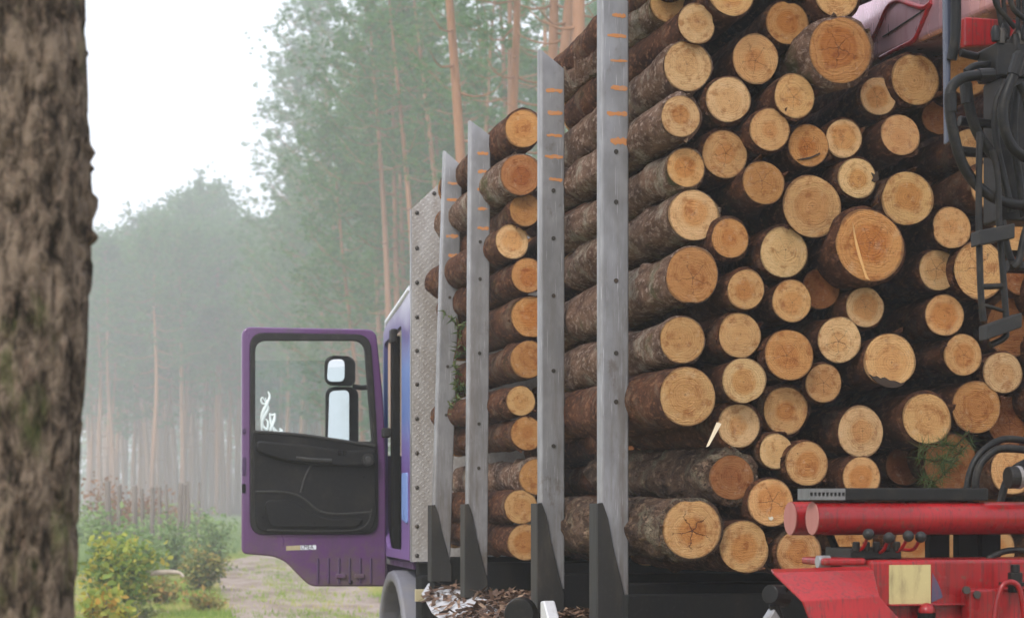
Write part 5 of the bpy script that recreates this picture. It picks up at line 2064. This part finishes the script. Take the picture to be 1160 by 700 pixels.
def hose(pts, r, y, mat='hose'):
    q = spline([PY(p_[0], p_[1], y + (p_[2] if len(p_) > 2 else 0)) for p_ in pts], 8)
    return MB().tube(q, r, 14).build("hose", M[mat], crane, 0, True)


def ferrule(h, px, py, qx, qy, r, y):
    MB().tube([PY(px, py, y), PY(qx, qy, y)], r, 12).build("ferrule", M['dark_steel'], h, .002)


H1 = hose([(1122, 85), (1104, 86), (1088, 90), (1077, 102), (1076, 125), (1081, 155), (1090, 185), (1104, 207), (1122, 222), (1142, 230), (1175, 234)], .0165, 5.02)
ferrule(H1, 1125, 85, 1108, 86, .021, 5.02)
ferrule(H1, 1076.5, 106, 1077, 128, .019, 5.02)
H2 = hose([(1094, 84), (1095, 105), (1100, 130), (1108, 152), (1122, 172), (1140, 187), (1175, 197)], .0165, 5.10)
ferrule(H2, 1094, 95, 1096, 118, .020, 5.10)
H3 = hose([(1156, 60), (1148, 85), (1138, 112), (1136, 135), (1142, 158), (1154, 174), (1178, 186)], .0165, 4.98)
ferrule(H3, 1155, 62, 1148, 86, .021, 4.98)
hose([(1155, 95), (1162, 110), (1168, 140), (1180, 150)], .014, 5.0)
hose([(1142, 92), (1130, 112), (1127, 140), (1130, 170), (1138, 205), (1146, 240)], .0115, 5.03)
hose([(1152, 100), (1149, 135), (1150, 170), (1156, 210), (1160, 246)], .0115, 5.05)
hose([(1088, 60), (1100, 63), (1112, 65), (1128, 64)], .0125, 5.2)
hose([(1094, 82), (1102, 76), (1114, 74), (1128, 74)], .0115, 5.12)
hose([(1123, -25), (1128, 4), (1138, 18), (1150, 32)], .0085, 5.06)
hose([(1142, -25), (1145, 2), (1152, 15), (1168, 26)], .0085, 5.04)
hose([(1128, -25), (1131, 10), (1134, 30), (1136, 48)], .0075, 5.14)
hose([(1134, -25), (1138, 15), (1139, 30), (1140, 48)], .0075, 5.14)
hose([(1152, -25), (1154, 10), (1153, 30), (1154, 46)], .0075, 5.14)
hose([(1160, -25), (1160, 10), (1161, 30), (1160, 46)], .0075, 5.12)
m = MB()
a, b = PY(1124, 118, 5.1), PY(1180, 54, 5.1)
m.box(a.x, b.x, 5.07, 5.2, PY(1124, 88, 5.1).z, b.z)
m.box(a.x + .02, b.x, 5.08, 5.2, PY(1124, 250, 5.1).z, PY(1124, 88, 5.1).z - .001)
mf = m.build("hose_manifold", M['dark_steel'], crane, .006)
g = random.Random(4)
for k in range(9):
    c_ = PY(1128 + k * 5.5, 44 + g.uniform(-12, 6), 5.1 + g.uniform(-.04, .05))
    MB().tube([(c_.x, c_.y, c_.z - .03), (c_.x, c_.y, c_.z), (c_.x, c_.y, c_.z + .018)], [.013, .016, .010], 8).build("fitting", M['bolt' if k % 2 else 'dark_steel'], mf, 0, True)
for (px, py) in ((1098, 138), (1098, 172)):
    c_ = PY(px, py, 5.14)
    m = MB().tube([(c_.x - .035, 5.14, c_.z), (c_.x + .09, 5.14, c_.z - .004)], [.017, .013], 12)
    m.build("hose_coupling", M['dark_steel'], crane, .003)

# hanging step frame
SYF = 5.0
fr_ = MB()
bars = [[(1110, 150), (1109, 200), (1109, 260), (1111, 330), (1114, 364)], [(1124, 170), (1130, 200), (1132, 255), (1137, 320), (1140, 372), (1137, 383), (1122, 391)]]
for i, bq in enumerate(bars):
    q = spline([PY(a_, b_, SYF) for a_, b_ in bq], 5)
    fr_.tube(q, .0105, 10)
fr_.tube([PY(1111, 325, SYF), PY(1138, 324, SYF)], .010, 8)
fr_.tube([PY(1113, 345, SYF), PY(1136, 352, SYF)], .006, 8)
sf = fr_.build("step_frame", M['dark_steel'], crane, 0, True)
for (ax_, ay_, bx_, by_, hh) in ((1101, 272, 1141, 264, 8.5), (1110, 378, 1149, 364, 8.5)):
    a, b = PY(ax_, ay_, SYF), PY(bx_, by_, SYF)
    ctr = (a + b) / 2
    u = (b - a) / 2
    m = MB().obox(ctr + Vector((0, -.02, 0)), u, (0, .03, 0), (0, 0, hh * 5.4 / FPX))
    m.build("step_tread", M['rubber'], sf, .004)
hose([(1136, 250), (1142, 284), (1150, 300), (1162, 302), (1180, 300)], .011, 5.03, 'rubber')
MB().tube(spline([PY(1170, 235, 5.0), PY(1160, 268, 5.0), PY(1154, 296, 5.0), PY(1146, 303, 5.0)], 5), [.012] * 16, 10).build("arm_link", M['dark_steel'], crane, 0, True)
MB().tube([PY(1140, 302, 5.02), PY(1185, 304, 5.02)], .02, 12).build("cross_shaft", M['dark_steel'], crane)

# lower hoses above the tubes
hose([(1095, 556), (1099, 535), (1108, 517), (1125, 502), (1145, 497), (1180, 503)], .0115, 5.16)
hose([(1105, 556), (1106, 540), (1112, 524), (1126, 511), (1142, 508), (1180, 511)], .0125, 5.13)
hose([(1122, 592), (1132, 572), (1139, 548), (1148, 532), (1165, 522)], .0125, 5.21)
hose([(1112, 646), (1120, 633), (1130, 627), (1146, 623), (1180, 624)], .010, 5.08)
m = MB()
a = PY(1148, 541, 5.06)
m.tube([(a.x - .02, 5.06, a.z), (a.x + .03, 5.06, a.z + .003)], .035, 20)
m.tube([(a.x + .032, 5.06, a.z + .003), (a.x + .1, 5.06, a.z + .005)], .029, 20)
m.build("hose_coupling", M['dark_steel'], crane, .004)
m = MB().tube([(a.x + .010, 5.06, a.z + .001), (a.x + .022, 5.06, a.z + .002)], .0365, 20)
m.build("clamp_ring", M['steel'], crane)
